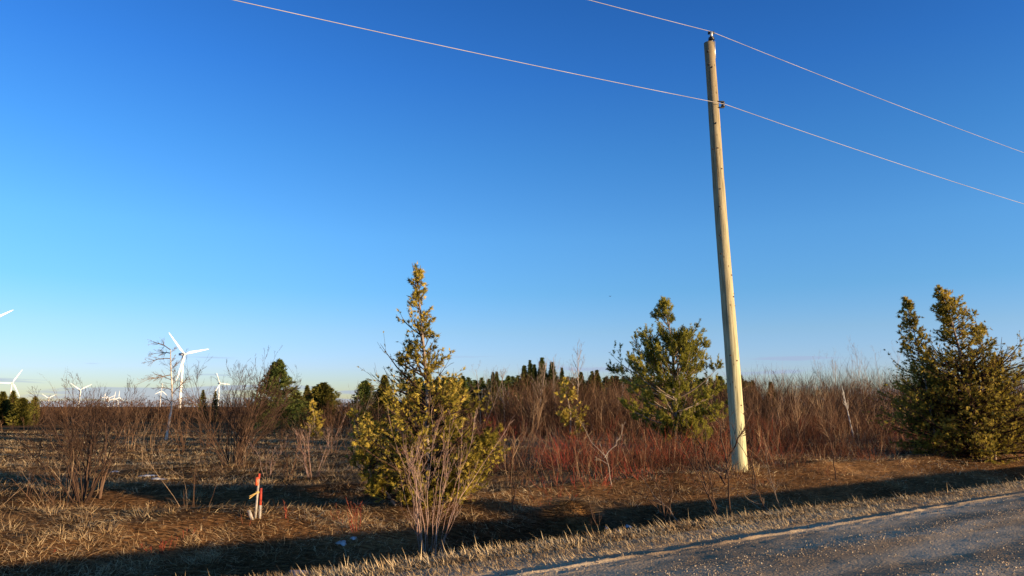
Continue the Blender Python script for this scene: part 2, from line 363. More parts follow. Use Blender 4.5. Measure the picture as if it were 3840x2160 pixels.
# ------------------------------------------------------------------ gravel road with graded ridge
ru = np.unique(np.concatenate([np.arange(-7, 2.5, .5), np.arange(2.5, 5.2, .08), np.arange(5.2, 5.85, .02), np.arange(5.85, 6.5, .05)]))
rv = axis(-300, 1200, -2, 20, .09, 1.13)
UU, VV = np.meshgrid(ru, rv, indexing='ij')
def road_h(U, V):
    z = roadz(U) + .004
    x = RN[0] * U + RD[0] * V; y = RN[1] * U + RD[1] * V
    c = 5.47 + .05 * vnoise(V * .35, V * 0 + 3.3) * 2 + .03 * vnoise(V * 3, V * 0) + .02 * vnoise(V * 9, V * 0 + 2)
    z = z + sstep(17, 11.5, V) * (.015 + .014 * vnoise(V * 1.1, V * 0 + 8) + .014 * vnoise(V * 7, V * 0 + 5)) * np.exp(-((U - c) / np.where(U < c, .036, .055)) ** 2) + .008 * vnoise(V * 14, U * 14)*np.exp(-((U - c) / .15) ** 2)
    z = z - .006 * sstep(17, 12, V) * np.exp(-((U - c - .16) / .10) ** 2)
    near = sstep(30, 18, np.abs(V))
    z = z + near * (.016 * np.exp(-((U - 4.55 - .08 * np.sin(V * .5)) / .28) ** 2) * (.6 + vnoise(V * 1.1, U * 3)) + .014 * np.exp(-((U - 3.25) / .25) ** 2) * (.6 + vnoise(V * 1.3 + 7, U * 3)))
    z = z + near * (.008 * vnoise(U * 3, V * .8) + .008 * vnoise(U * 8, V * 7 + 4) + .009 * vnoise(U * 21, V * 18))
    z = np.where(U > 6.2, z - (U - 6.2) * .45, z)
    return x, y, z
rx_, ry_, rz_ = road_h(UU, VV)
ii = (np.arange(len(ru) - 1)[:, None] * len(rv) + np.arange(len(rv) - 1)[None]).ravel()
r_o = make('road', np.stack([rx_, ry_, rz_], -1).reshape(-1, 3), [np.stack([ii, ii + 1, ii + len(rv) + 1, ii + len(rv)], 1)], M['road'], smooth=True)
tag(r_o, kind='structure')

# loose stones on the road
def stones(n, uf, vlo, vhi, smin, smax):
    V_ = vlo + (vhi - vlo) * rng.random(n) ** 1.4; U0 = uf(n)
    s = smin + (smax - smin) * rng.random(n) ** 3.5
    x, y, z = road_h(U0, V_)
    z = np.where(U0 > 6.15, H(x, y), z)
    C = np.stack([x, y, z + s * .25], -1)
    base = np.array([[1, 0, 0], [0, 1, 0], [-1, 0, 0], [0, -1, 0], [0, 0, .8], [0, 0, -.8]], float)
    jit = rng.uniform(.6, 1.25, (n, 6, 1)) * base + rng.normal(0, .16, (n, 6, 3))
    a = rng.uniform(0, 2 * PI, n); ca, sa = np.cos(a), np.sin(a)
    st = np.stack([rng.uniform(.8, 1.3, n), rng.uniform(.6, 1, n), rng.uniform(.45, .9, n)], -1)
    q = jit * st[:, None]; q = np.stack([q[..., 0] * ca[:, None] - q[..., 1] * sa[:, None], q[..., 0] * sa[:, None] + q[..., 1] * ca[:, None], q[..., 2]], -1)
    V = C[:, None] + q * s[:, None, None] * .5
    f = np.array([[0, 1, 4], [1, 2, 4], [2, 3, 4], [3, 0, 4], [1, 0, 5], [2, 1, 5], [3, 2, 5], [0, 3, 5]])
    Fc = (np.arange(n)[:, None, None] * 6 + f[None]).reshape(-1, 3)
    return V.reshape(-1, 3), [Fc], np.repeat(rng.beta(2, 2.2, n), 6)
V_, F_, T_ = join([
    stones(8500, lambda n: rng.normal(4.55, .24, n), 0.5, 20, .008, .028),
    stones(3500, lambda n: rng.normal(3.2, .28, n), 3.5, 16, .008, .03),
    stones(7000, lambda n: rng.uniform(2.4, 6.2, n), -1, 20, .006, .024),
    stones(900, lambda n: rng.normal(5.36, .12, n), 0, 20, .010, .032),
    stones(260, lambda n: rng.uniform(5.4, 6.8, n), 0, 18, .010, .035)])
tag(make('gravel', V_, F_, M['stone'], tone=T_), 'loose pale gravel lying in strips along the dirt road', 'gravel', kind='stuff')

# ------------------------------------------------------------------ dead grass
def polar(n, r0, r1, a0=-39, a1=39, p=1.0):
    r = r0 * (r1 / r0) ** (rng.random(n) ** p); a = np.radians(rng.uniform(a0, a1, n))
    return r * np.sin(a), r * np.cos(a)
def GH(x, y):
    u = uv(x, y)[0]; return np.where((u > 5.4) & (u < 6.35), roadz(u) + .002, H(x, y))
def lay_blades(x, y, L, w, tilt, K=4, tone=None, lean=None, droop=.0, seed_h=0.0):
    n = len(x); P0 = np.stack([x, y, GH(x, y) + seed_h], -1)
    az = rng.uniform(0, 2 * PI, n) if lean is None else lean
    D = np.stack([np.cos(az) * np.sin(tilt), np.sin(az) * np.sin(tilt), np.cos(tilt)], -1)
    P = np.zeros((n, K, 3)); P[:, 0] = P0; d = D.copy()
    for k in range(1, K):
        P[:, k] = P[:, k - 1] + d * (L / (K - 1))[:, None]
        d = norm(d + np.array([0, 0, -1.0]) * np.asarray(droop).reshape(-1, 1) + .12 * rng.normal(size=(n, 3)))
    gz = GH(P[:, :, 0], P[:, :, 1]) + .010
    P[:, :, 2] = np.maximum(P[:, :, 2], gz)
    side = norm(np.stack([-np.sin(az + rng.normal(0, .5, n)), np.cos(az + rng.normal(0, .5, n)), rng.normal(0, .35, n)], -1))
    t = np.linspace(0, 1, K)[None]
    Wd = w[:, None] * (1 - .75 * t) * .5
    return blades(P, Wd, side, tone)
def tonepatch(x, y): return .33 + .17 * sstep(-.5, -3, x) * sstep(13, 11, y) + .32 * sstep(17, 25, y) + .20 * np.exp(-((uv(x, y)[0] - 11.2) / 1.3) ** 2) * sstep(-2, 0, x) +  .55 * vnoise(x * .45 + 3, y * .55) + .35 * vnoise(x * 2.1, y * 2.1)
parts = []
# matted cover everywhere beyond the verge, denser close by
x, y = polar(195000, 8.0, 60)
u, v = uv(x, y); k = (u > 6.75); x, y, u = x[k], y[k], u[k]
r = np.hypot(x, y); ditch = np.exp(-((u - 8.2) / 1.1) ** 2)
L = rng.uniform(.04, .15, len(x)) * (1 + .02 * r); w = .0025 + .00030 * r + rng.random(len(x)) * .002
tl = np.clip(rng.normal(1.2, .34, len(x)), .1, 1.6)
flow = 6.0 * (vnoise(x * .5 + 20, y * .5) + .5 * vnoise(x * 1.7, y * 1.7 + 5)) + rng.normal(0, .9, len(x))
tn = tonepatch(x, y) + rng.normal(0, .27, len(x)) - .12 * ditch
parts.append(lay_blades(x, y, L, w, tl, 3, np.clip(tn, 0, 1), flow, .22))
n = 2600; x = .93 + rng.normal(0, .28, n); y = 11.9 + rng.normal(0, .26, n)      # long grass hanging over the hummock
parts.append(lay_blades(x, y, rng.uniform(.15, .35, n), np.full(n, .010), np.full(n, 1.25), 3, np.clip(rng.normal(.35, .2, n), 0, 1), np.arctan2(y - 11.9, x - .93) + rng.normal(0, .3, n), .3))
n = 260; a = rng.uniform(0, 2 * PI, n); q = rng.uniform(.19, .42, n); x = PXY[0] + np.cos(a) * q; y = PXY[1] + np.sin(a) * q      # longer grass round the pole foot
parts.append(lay_blades(x, y, rng.uniform(.12, .34, n), np.full(n, .012), np.clip(rng.normal(.7, .3, n), .1, 1.4), 3, np.clip(rng.normal(.6, .2, n), 0, 1), a + rng.normal(0, .8, n), .12))
# tufts: bright spiky clumps
cx, cy = polar(1350, 8.5, 42, -39, 20)
cu, cv = uv(cx, cy); k = (cu > 9.5) & ~((cx < -1.5) & (np.abs(cy - 12.6) < 1.3)) & ((cx < -1.0) | (rng.random(len(cx)) < .30)); cx, cy = cx[k], cy[k]
m = 46; sc_ = rng.uniform(.6, 1.9, (len(cx), 1)); ax = rng.normal(0, .08, (len(cx), m)) * sc_; ay = rng.normal(0, .06, (len(cx), m)) * sc_
x = (cx[:, None] + ax).ravel(); y = (cy[:, None] + ay).ravel()
big = np.repeat(rng.uniform(.5, 1.25, len(cx)), m); r = np.hypot(x, y)
az = np.arctan2(ay, ax).ravel() + rng.normal(0, .5, len(x))
parts.append(lay_blades(x, y, big * rng.uniform(.06, .19, len(x)), .003 + .00026 * r, np.clip(rng.normal(.95, .3, len(x)), .1, 1.45), 3,
             np.clip(.66 + rng.normal(0, .18, len(x)), 0, 1), az, .2))
tag(make('dead_grass', *join(parts)[:2], M['straw'], tone=join(parts)[2]), 'matted dead tan grass covering the ditch and the field', 'grass', kind='stuff')
# verge: short pale trampled grass, thicker at the ditch lip
parts = []
n = 48000
vv = 0.5 + 24 * rng.random(n) ** 1.7; uu = 5.6 + 1.1 * rng.beta(1.35, 1.15, n)

x = RN[0] * uu + RD[0] * vv; y = RN[1] * uu + RD[1] * vv
lip = sstep(6.3, 6.8, uu)
L = rng.uniform(.03, .08, n) * (1 + .7 * lip); w = .0045 + .00035 * np.hypot(x, y) * rng.uniform(.6, 1.2, n)
flow = math.radians(145) + rng.normal(0, .8, n)
parts.append(lay_blades(x, y, L, w, np.clip(rng.normal(1.0, .3, n), .1, 1.5), 3, np.clip(.74 + rng.normal(0, .17, n) + .4 * vnoise(x * 1.5, y * 1.5), 0, 1), flow, .15, seed_h=.0))
cvv = 0.2 + 24 * rng.random(260) ** 1.5; cuu = rng.normal(6.52, .14, 260)
m = 4; vv = (cvv[:, None] + rng.normal(0, .09, (260, m))).ravel(); uu = (cuu[:, None] + rng.normal(0, .06, (260, m))).ravel()
x = RN[0] * uu + RD[0] * vv; y = RN[1] * uu + RD[1] * vv
parts.append(lay_blades(x, y, rng.uniform(.05, .11, len(x)) * rng.uniform(.8, 2.2, len(x)), np.full(len(x), .0085), np.clip(rng.normal(.6, .3, len(x)), 0, 1.3), 3,
             np.clip(.9 + rng.normal(0, .12, len(x)), 0, 1), math.radians(165) + rng.normal(0, .55, len(x)), .02))
J = join(parts); tag(make('verge_grass', J[0], J[1], M['straw'], tone=J[2]), 'short pale straw stubble on the verge along the road edge', 'grass', kind='stuff')

# ------------------------------------------------------------------ thickets (stuff)
def clump_stems(cx, cy, m, spread, fan, L0, L1, r0, K=4, lean=(0, 0), tonef=None, sides=3, twigs=3, tw=(.25, .5), upb=.05, bend=.10, tone_c=None, hv=(.5, 1.25), tmn=.3):
    nC = len(cx); id_ = np.repeat(np.arange(nC), m)
    ox = rng.normal(0, spread, nC * m); oy = rng.normal(0, spread, nC * m)
    x = cx[id_] + ox; y = cy[id_] + oy
    P0 = np.stack([x, y, H(x, y) - .03], -1)
    D = np.stack([ox / spread * fan + rng.normal(0, .10, len(x)) + lean[0], oy / spread * fan + rng.normal(0, .10, len(x)) + lean[1], np.ones(len(x))], -1)
    hs_ = np.repeat(rng.uniform(*hv, nC), m)
    L = rng.uniform(L0, L1, len(x)) * hs_; rr = r0 * rng.uniform(.6, 1.2, len(x))
    P, R = grow(P0, D, L, rr, rr * .3, K, bend, upb)
    tn = (np.repeat(rng.uniform(.25, .7, nC) if tone_c is None else tone_c, m) + rng.normal(0, .16, len(x))).clip(0, 1)
    out_ = [tubes(P, R, sides, tn)]
    if twigs:
        p, d, l, r_ = children(P, R, twigs, tmn, .97, .55, 1.0)
        l = rng.uniform(*tw, len(l)) * np.repeat(L, twigs)
        Pt, Rt = grow(p, d, l, r_ * .6, r_ * .22, 3 if r0 < .01 else 2, .12, .08)
        side = norm(np.cross(Pt[:, -1] - Pt[:, 0], rng.normal(size=(len(Pt), 3))))
        out_.append(blades(Pt, Rt * 1.6, side, np.repeat(tn, twigs)))
    return out_
# red osier dogwood across the middle ground
cx = rng.uniform(-3, 30, 4200); cy = 12 + 34 * rng.random(4200) ** 1.6
cu, cv = uv(cx, cy); pxx = 1920 + cx / cy * 2740
dens = sstep(-.2, .2, vnoise(cx * .25, cy * .25) + .02) * sstep(10.2, 12.2, cu)
dens = dens * np.where(pxx < 1150, .12, np.where(pxx < 1900, sstep(12, 19, cy) * .8, 1.0)) * np.where(np.hypot(cx - 5.4, cy - 17.5) < 1.6, .15, 1)
k = (rng.random(4200) < dens) & (np.hypot(cx + 1.36, cy - 12.6) > 2.0); cx, cy = cx[k][:1500], cy[k][:1500]
hz = np.clip(.5 + .05 * (uv(cx, cy)[0] - 10.5), .5, 1.2)
pa = []
for lo, hi in ((0, .62), (.62, .95), (.95, 2)):
    q = (hz >= lo) & (hz < hi)
    if q.sum(): pa += clump_stems(cx[q], cy[q], 12, .16, .42, .5 * min(hi, 1.3), 1.05 * min(hi, 1.25), .0045 + .002 * lo, 3, (-.06, 0), twigs=3, tw=(.25, .5), bend=.18, tone_c=(.34 + .9 * vnoise(cx[q] * .5 + 11, cy[q] * .5)).clip(0, .75))
nu = 620; fu = rng.uniform(10.1, 15.5, nu); fv = 3.5 + 32 * rng.random(nu) ** 1.1
fx = RN[0] * fu + RD[0] * fv; fy = RN[1] * fu + RD[1] * fv
k = (np.hypot(fx + 1.36, fy - 12.6) > 1.7) & (np.hypot(fx - PXY[0], fy - PXY[1]) > .7) & (fx > -1.2) & (rng.random(nu) < sstep(-.3, .1, vnoise(fx * .6 + 31, fy * .6) + .08)); fx, fy, fu = fx[k], fy[k], fu[k]
for lo, hi, a_, b_ in ((10, 11.6, .22, .5), (11.6, 13.4, .35, .75), (13.4, 20, .45, .95)):
    q = (fu >= lo) & (fu < hi)
    pa += clump_stems(fx[q], fy[q], 11, .15, .5, a_, b_, .0042, 4, (-.10, 0), twigs=3, tw=(.25, .5), bend=.2, tone_c=(.40 + 1.0 * vnoise(fx[q] * .7 + 11, fy[q] * .7)).clip(.1, .8))
J = join(pa); tag(make('red_dogwood_thicket', J[0], J[1], M['red'], tone=J[2]), 'low thicket of leafless dark red dogwood stems filling the middle ground', 'brush', kind='stuff')
# dry weeds and pale stems mixed in
cx = rng.uniform(-14, 30, 1100); cy = 12 + 36 * rng.random(1100) ** 1.3; cu, cv = uv(cx, cy)
k = (cu > 11) & (np.hypot(cx + 1.36, cy - 12.6) > 1.6) & ((cx > -3) | (rng.random(1100) < .22)); cx, cy = cx[k], cy[k]
J = join(clump_stems(cx, cy, 6, .14, .35, .45, 1.2, .005, 4, (-.08, 0), twigs=3, tone_c=rng.uniform(.4, .95, len(cx))))
tag(make('dry_weeds', J[0], J[1], M['brush'], tone=J[2]), 'sparse tan dry weed stems standing between the shrubs', 'weeds', kind='stuff')
# taller brown brush behind
def band_pts(n, y0, y1, px0, px1, f=None):
    yy = np.sqrt(rng.uniform(y0 * y0, y1 * y1, n)); xx = (rng.uniform(px0, px1, n) - 1920) / 2740 * yy
    return xx, yy
pa = []
def brush(n, y0, y1, px0, px1, L0, L1, m=9, r0=.012, sp=.34, tc=None, th=0):
    cx, cy = band_pts(n, y0, y1, px0, px1)
    k = rng.random(len(cx)) < sstep(-.35, .1, vnoise(cx * .12 + 40, cy * .12) + th)
    cx, cy = cx[k], cy[k]
    pa.extend(clump_stems(cx, cy, m, sp, .6, L0, L1, r0, 4, (0, 0), twigs=10, tw=(.12, .32), bend=.19, upb=.13, hv=(.72, 1.06), tmn=.42, tone_c=rng.uniform(*(tc or (.12, .62)), len(cx))))
brush(300, 36, 62, 1880, 2560, 2.6, 3.9, th=.2)
brush(170, 30, 46, 2300, 4300, 1.5, 2.6, m=8, th=.05, tc=(.3, .75))
brush(420, 42, 66, 2650, 4400, 2.9, 4.2, th=.2)
brush(300, 62, 84, 2780, 4500, 4.2, 5.6, r0=.02, tc=(.05, .45), th=.3)  # low tones put the shade deep in the brush into its colour
brush(200, 40, 70, 1180, 1900, 1.4, 2.6, th=0)
brush(430, 68, 110, -250, 1450, 1.7, 2.8, r0=.016, tc=(.05, .5), th=.3)
brush(12, 44, 62, -100, 700, .8, 1.3, m=8, th=-.1)
J = join(pa); tag(make('brown_brush_thicket', J[0], J[1], M['brush'], tone=J[2]), 'tall thicket of leafless brown brush behind the red stems', 'brush', kind='stuff')

# distant belts of leafless wood
def belt(y0, y1, px0, px1, n, h, mat, name, label, tc):
    xx, yy = band_pts(n, y0, y1, px0, px1)
    hh = h * (.75 + .6 * (vnoise(xx * .02, yy * .02 + 5) + .5)) * (.6 + .4 * rng.random(n))
    zz = H(xx, yy) + hh * rng.random(n) ** .7
    s = rng.uniform(.15, .4, n) * yy / 260
    Q = np.stack([xx, yy, zz], -1)[:, None] + rng.normal(0, 1, (n, 3, 3)) * s[:, None, None] * np.array([.35, .35, 1.0])
    tag(make(name, Q.reshape(-1, 3), [np.arange(3 * n).reshape(-1, 3)], mat, tone=np.repeat(rng.uniform(*tc, n), 3)), label, 'woods', kind='stuff')
belt(240, 420, -300, 4200, 40000, 5.0, M['brush'], 'distant_leafless_woods', 'low brown line of leafless woods far away on the horizon', (0, .5))

# ------------------------------------------------------------------ conifers
def cone_cloud(h, rad, n, g, prof, size, squash=.45, base=.03, spread=.28):
    """leaf sprays spread through a crown volume; prof maps height 0-1 to radius 0-1"""
    t = g.random(n) ** 1.15 * (1 - base) + base; a = g.uniform(0, 2 * PI, n)
    lob = 1 + .22 * np.sin(a * 3 + t * 9) + .2 * np.sin(a * 7 - t * 31)
    R = prof(t) * rad * lob * (1.18 - (spread + .35) * g.random(n) ** .8) + g.normal(0, .03, n) * rad
    C = np.stack([R * np.cos(a), R * np.sin(a), t * h - R * .12], -1)
    D = norm(np.stack([np.cos(a), np.sin(a), g.normal(.25, .35, n)], -1))
    s = size * g.uniform(.6, 1.3, n)
    side = norm(np.cross(D, g.normal(size=(n, 3))))
    P = np.stack([C - D * s[:, None] * .4, C + D * s[:, None]], 1)
    return blades(P, np.stack([s * .32, s * 0], 1), side, (g.beta(2, 2, n) * .8 + .1))
def trunk_part(h, r, mat, parent, name='trunk', lean=(0, 0), K=6, top=.95):
    z = np.linspace(-.1, h * top, K); P = np.stack([lean[0] * z / h, lean[1] * z / h, z], -1)[None]
    V, Fq, T = tubes(P, (r * (1 - z / h * .9).clip(.06))[None], 7, np.array([.5]))
    return make(name, V, Fq, mat, parent, tone=T, smooth=True)
cedar_prof = lambda t: np.interp(t, [0, .08, .3, .6, .85, 1], [.75, .95, 1, .72, .32, .03])
spruce_prof = lambda t: np.interp(t, [0, .1, .5, .8, 1], [.95, 1, .55, .24, .02]) * (.72 + .28 * ((t * 11) % 1.0))
point_prof = lambda t: np.interp(t, [0, .1, .45, .72, .86, .95, 1], [.95, 1, .72, .36, .15, .05, .005])
round_prof = lambda t: np.interp(t, [0, .15, .5, .8, .93, 1], [.7, .95, 1, .75, .42, .04])
def conifer(px, y, top_py, half_px, name, label, group, prof, mat, n=1700, cat='tree', base_py=None, sd=1, size=.21):
    n = int(n * 1.6)
    g = np.random.default_rng(sd * 7 + int(px))
    x, yy, z = at_y(px, y) if base_py is None else ground_at(px, base_py)
    h = height_at(yy, top_py, z); rad = half_px * yy / 2740
    r = empty(name, (x, yy, z))
    V, Fc, T = cone_cloud(h, rad, n, g, prof, size * (rad / 1.2) ** .5)
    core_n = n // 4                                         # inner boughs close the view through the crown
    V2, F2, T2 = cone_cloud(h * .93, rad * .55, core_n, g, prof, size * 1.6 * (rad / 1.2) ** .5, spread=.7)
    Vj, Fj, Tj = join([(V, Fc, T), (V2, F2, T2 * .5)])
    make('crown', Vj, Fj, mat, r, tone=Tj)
    trunk_part(h, .03 * h ** .9, M['darkbark'], r)
    tag(r, label, cat, group)
    return r
CF, SP = M['cedar_far'], M['spruce']
GL = 'cedars at the edge of the left field'
conifer(8, 68, 1470, 34, 'cedar_tree', 'olive cedar cut by the left picture edge beyond the tan field', GL, cedar_prof, CF)
conifer(47, 71, 1466, 24, 'cedar_tree', 'slim pointed cedar directly under the white turbine near the left edge', GL, cedar_prof, CF)
conifer(84, 67, 1492, 32, 'cedar_tree', 'rounded low cedar right of the pointed one at the left edge', GL, round_prof, CF)
conifer(132, 72, 1486, 15, 'cedar_tree', 'small lone cedar standing right of the left edge cedar clump', GL, round_prof, CF, n=900)
conifer(760, 78, 1462, 18, 'cedar_tree', 'small dark cedar behind the vase shaped bush, left of the spruce', 'small cedars behind the vase shaped bush', cedar_prof, CF, n=700)
conifer(806, 78, 1466, 14, 'cedar_tree', 'tiny cedar right of another, behind the vase shaped bush', 'small cedars behind the vase shaped bush', cedar_prof, CF, n=600)
GM = 'rounded cedars between the spruce and the tall cedar'
conifer(1108, 60, 1470, 34, 'cedar_tree', 'low dark cedar touching the spruce on its right side', GM, round_prof, CF)
conifer(1150, 72, 1446, 34, 'cedar_tree', 'dark cedar peak just left of the broad rounded cedar', GM, point_prof, CF)
conifer(1208, 66, 1436, 56, 'cedar_tree', 'broad rounded lit cedar right of the spruce', GM, round_prof, CF, n=2600)
conifer(1368, 70, 1428, 42, 'cedar_tree', 'dark uneven cedar in the gap left of the tall roadside cedar', GM, round_prof, SP, n=1900)
conifer(1440, 66, 1408, 58, 'cedar_tree', 'large dark cedar right behind the left side of the tall roadside cedar', GM, point_prof, CF, n=2400)
conifer(1706, 58, 1434, 52, 'cedar_tree', 'lit olive cedar in front of the dark wood, right of the tall roadside cedar', 'cedars before the dark wood', round_prof, CF, n=2600)
conifer(2220, 62, 1440, 44, 'cedar_tree', 'olive cedar half hidden in brush left of the pine', 'cedars before the dark wood', point_prof, CF, n=1800)
GS = 'spruces rising above the dark wood'
for i, (px, ty, hw, lb) in enumerate([
        (1966, 1372, 28, 'leftmost dark spruce rising over the wood, with bare twigs before it'),
        (1988, 1352, 20, 'narrow spruce tip second from the left above the wood'),
        (2004, 1368, 24, 'low spruce on the right shoulder of the narrow tip above the wood'),
        (2033, 1343, 32, 'tallest spruce above the dark wood with separate layered boughs'),
        (2071, 1359, 32, 'wide spruce just right of the tallest one above the wood'),
        (2108, 1380, 17, 'small thin spruce top farthest right of the spruces above the wood')]):
    conifer(px, 78, ty, hw * 1.45, 'spruce_tree', lb, GS, point_prof, SP, n=2600, sd=i + 2)
GW = 'conifers of the dark wood'
for i, (px, ty, hw, lb) in enumerate([
        (1848, 1397, 18, 'left one of the twin pointed cedar tops in the dark wood'),
        (1862, 1395, 18, 'right one of the twin pointed cedar tops in the dark wood'),
        (1735, 1411, 26, 'low broad conifer above the lit olive cedar'),
        (1690, 1418, 20, 'pointed conifer top nearest the tall roadside cedar'),
        (2240, 1389, 26, 'pointed green cedar top just left of the pine'),
        (2222, 1393, 22, 'dark cedar top second to the left of the pine'),
        (2180, 1396, 22, 'cedar top midway between the spruces and the pine'),
        (2780, 1409, 34, 'pointed cedar just right of the utility pole'),
        (2700, 1412, 44, 'broad dark cedar filling the gap between pine and utility pole')]):
    conifer(px, 84, ty, hw * 1.6, 'cedar_tree', lb, GW, point_prof, CF if i in (4, 6, 7) else SP, n=2200, sd=i + 20)
conifer(2893, 64, 1434, 32, 'cedar_tree', 'single olive cedar among leafless brush right of the utility pole', 'cedars before the dark wood', point_prof, CF, n=1700)
# the rest of the dark wood reads as one mass
pa = []; g = np.random.default_rng(77)
for i, px in enumerate(np.arange(1560, 2830, 11)):
    y = g.uniform(86, 112); x, y, z = at_y(px + g.normal(0, 6), y); h = height_at(y, g.uniform(1408, 1432) + (8 if px > 2600 else 0), z)
    V, Fc, T = cone_cloud(h, g.uniform(1.8, 2.9), 1150, g, point_prof, .30, spread=.4)
    pa.append((V + np.array([x, y, z]), Fc, T * .8))
J = join(pa); tag(make('dark_conifer_wood', J[0], J[1], SP, tone=J[2]), 'dark green conifer wood forming one mass along the horizon', 'woods', kind='stuff')

# ------------------------------------------------------------------ cedar with real limbs
def frond(C, D, s, g, tone, nl=5):
    """flat fan sprays of scale leaves: C centre, D direction, s size"""
    n = len(C); D = norm(D); A = norm(np.cross(D, g.normal(size=(n, 3)))); Ps, Ws, Sd, Tn = [], [], [], []
    for k in range(nl):
        a = (k - (nl - 1) / 2) * .5; d = D * math.cos(a) + A * math.sin(a); L = s * (1 - .13 * abs(k - (nl - 1) / 2)) * g.uniform(.7, 1.1, n)
        st = C + D * (s * .12 * (nl / 2 - abs(k - (nl - 1) / 2)))[:, None]
        e = st + d * L[:, None] + np.array([0, 0, -1]) * (L * .12)[:, None]
        Ps.append(np.stack([st, e], 1)); w = s * .13
        Ws.append(np.stack([w, w * 0], 1)); Sd.append(norm(np.cross(d, np.cross(D, A)) + .3 * g.normal(size=(n, 3)))); Tn.append(tone)
    return blades(np.concatenate(Ps), np.concatenate(Ws), np.concatenate(Sd), np.concatenate(Tn))
def big_cedar(name, loc, stems, label, group, g, limb_n, fr, tone0=.5, extra=()):
    """stems: list of (trunk polyline points, radius, envelope[t->(left,right) limb length])"""
    r = empty(name, loc)
    crown, wood = [], []
    for (pts, rad, env, nl) in stems:
        pts = np.array(pts, float); K = 14; tt = np.linspace(0, 1, K); si = np.linspace(0, 1, len(pts))
        P = np.stack([np.interp(tt, si, pts[:, i]) for i in range(3)], -1); P[1:-1, :2] += g.normal(0, .012, (K - 2, 2))
        R = rad * (1 - .93 * tt ** .9)
        V, Fq, T = tubes(P[None], R[None], 7, np.array([.62])); make('trunk', V, Fq, M['bark'], r, tone=T, smooth=True)
        t = g.random(nl) ** env.get('pow', 1.0); a = g.uniform(0, 2 * PI, nl)
        st = np.stack([np.interp(t, tt, P[:, i]) for i in range(3)], -1)
        wl = (1 - np.cos(a)) / 2                            # 1 towards the left of the tree
        Ln = np.interp(t, env['t'], env['l']) * wl + np.interp(t, env['t'], env['r']) * (1 - wl)
        w_ = (np.interp(t, env['t'], env['l']) + np.interp(t, env['t'], env['r'])) / 2
        ok = g.random(nl) < np.clip(.22 + .78 * w_ / w_.max(), 0, 1); t, a, st, Ln = t[ok], a[ok], st[ok], Ln[ok]; nl = len(t)
        Ln = Ln * g.uniform(.5, 1.2, nl)
        el = np.interp(t, [0, .4, 1], env.get('el', [.15, .45, .75]))
        D = np.stack([np.cos(a) * np.cos(el), np.sin(a) * np.cos(el), np.sin(el)], -1)
        Pb, Rb = grow(st, D, Ln, .016 * Ln + .004, Ln * 0 + .002, 6, .10, .10, g)
        wood.append(tubes(Pb, Rb, 4, .35 + g.normal(0, .15, nl)))
        p, d, l, rr = children(Pb, Rb, limb_n, .2, 1.0, .65, .42, g, flat=.6)
        l = np.maximum(l, .08)
        P2, R2 = grow(p, d, l, rr * .6, rr * .2 + .001, 4, .14, .06, g)
        wood.append(tubes(P2, R2, 3, .3 + g.normal(0, .15, len(P2))))
        c, dd, _, _ = children(P2, R2, fr[0], .1, 1.0, .6, .3, g)
        c2, dd2, _, _ = children(Pb, Rb, fr[1], .35, 1.0, .6, .3, g)
        C = np.concatenate([c, c2]); DD = np.concatenate([dd, dd2])
        kp = g.random(len(C)) < np.interp(C[:, 2] / P[-1, 2], env.get('ht', [.35, .55, 1]), env.get('hv', [1, .38, .30])) * (.55 + .9 * (vnoise(C[:, 0] * 4 + 9, C[:, 2] * 5 + C[:, 1] * 3) + .5))
        C, DD = C[kp], DD[kp]; DD[:, 2] += g.normal(.05, .3, len(DD))
        s = fr[2] * g.uniform(.6, 1.3, len(C))
        patch = vnoise(C[:, 0] * 2.2 + 5, C[:, 2] * 2.2 + C[:, 1]) * .5
        crown.append(frond(C, DD, s, g, (tone0 + patch + g.normal(0, .14, len(C))).clip(0, 1)))
        # leafy leader
        n_ = 14; t = g.uniform(.72, 1, n_); C = np.stack([np.interp(t, tt, P[:, i]) for i in range(3)], -1)
        crown.append(frond(C, np.stack([g.normal(size=n_), g.normal(size=n_), np.full(n_, .6)], -1), fr[2] * g.uniform(.4, .9, n_), g, np.full(n_, tone0)))
    J = join(crown); make('crown', J[0], J[1], M['cedar'], r, tone=J[2])
    J = join(wood); make('limbs', J[0], J[1], M['darkbark'], r, tone=J[2])
    tag(r, label, 'tree', group); return r

x, y, z = at_y(1602, 12.35); hC = height_at(y, 985, z)
g = np.random.default_rng(3)
e1 = dict(t=[0, .06, .2, .36, .42, .52, .66, .8, .92, 1], l=[.9, 1.25, 1.32, 1.15, .85, .62, .42, .32, .18, .05], r=[.9, 1.25, 1.2, .75, .5, .32, .20, .22, .14, .04], pow=1.25)
e2 = dict(t=[0, .3, .7, 1], l=[.5, .62, .35, .05], r=[.3, .35, .2, .04])
e3 = dict(t=[0, .4, .8, 1], l=[.5, .5, .3, .1], r=[.6, .65, .5, .15])
big_cedar('cedar_tree', (x, y, z), [
    ([(0, 0, -.05), (.03, 0, hC * .4), (-.12, .02, hC * .75), (-.30, 0, hC)], .055, e1, 260),
    ([(-.25, .05, 0), (-.30, .05, hC * .35), (-.36, .02, hC * .66)], .03, e2, 60),
    ([(-.45, -.15, 0), (-.95, -.1, .55), (-1.2, 0, 1.35)], .03, e3, 70),
    ([(.3, -.1, 0), (.75, -.2, .5), (1.12, -.1, 1.05)], .03, e3, 95)],
    'tall ragged yellow green cedar with a thin leaning spire behind the bare stems', 'roadside white cedars', g, 7, (7, 6, .066), .58)
x, y, z = ground_at(3660, 1722); g = np.random.default_rng(8)
hR = height_at(y, 1082, z)
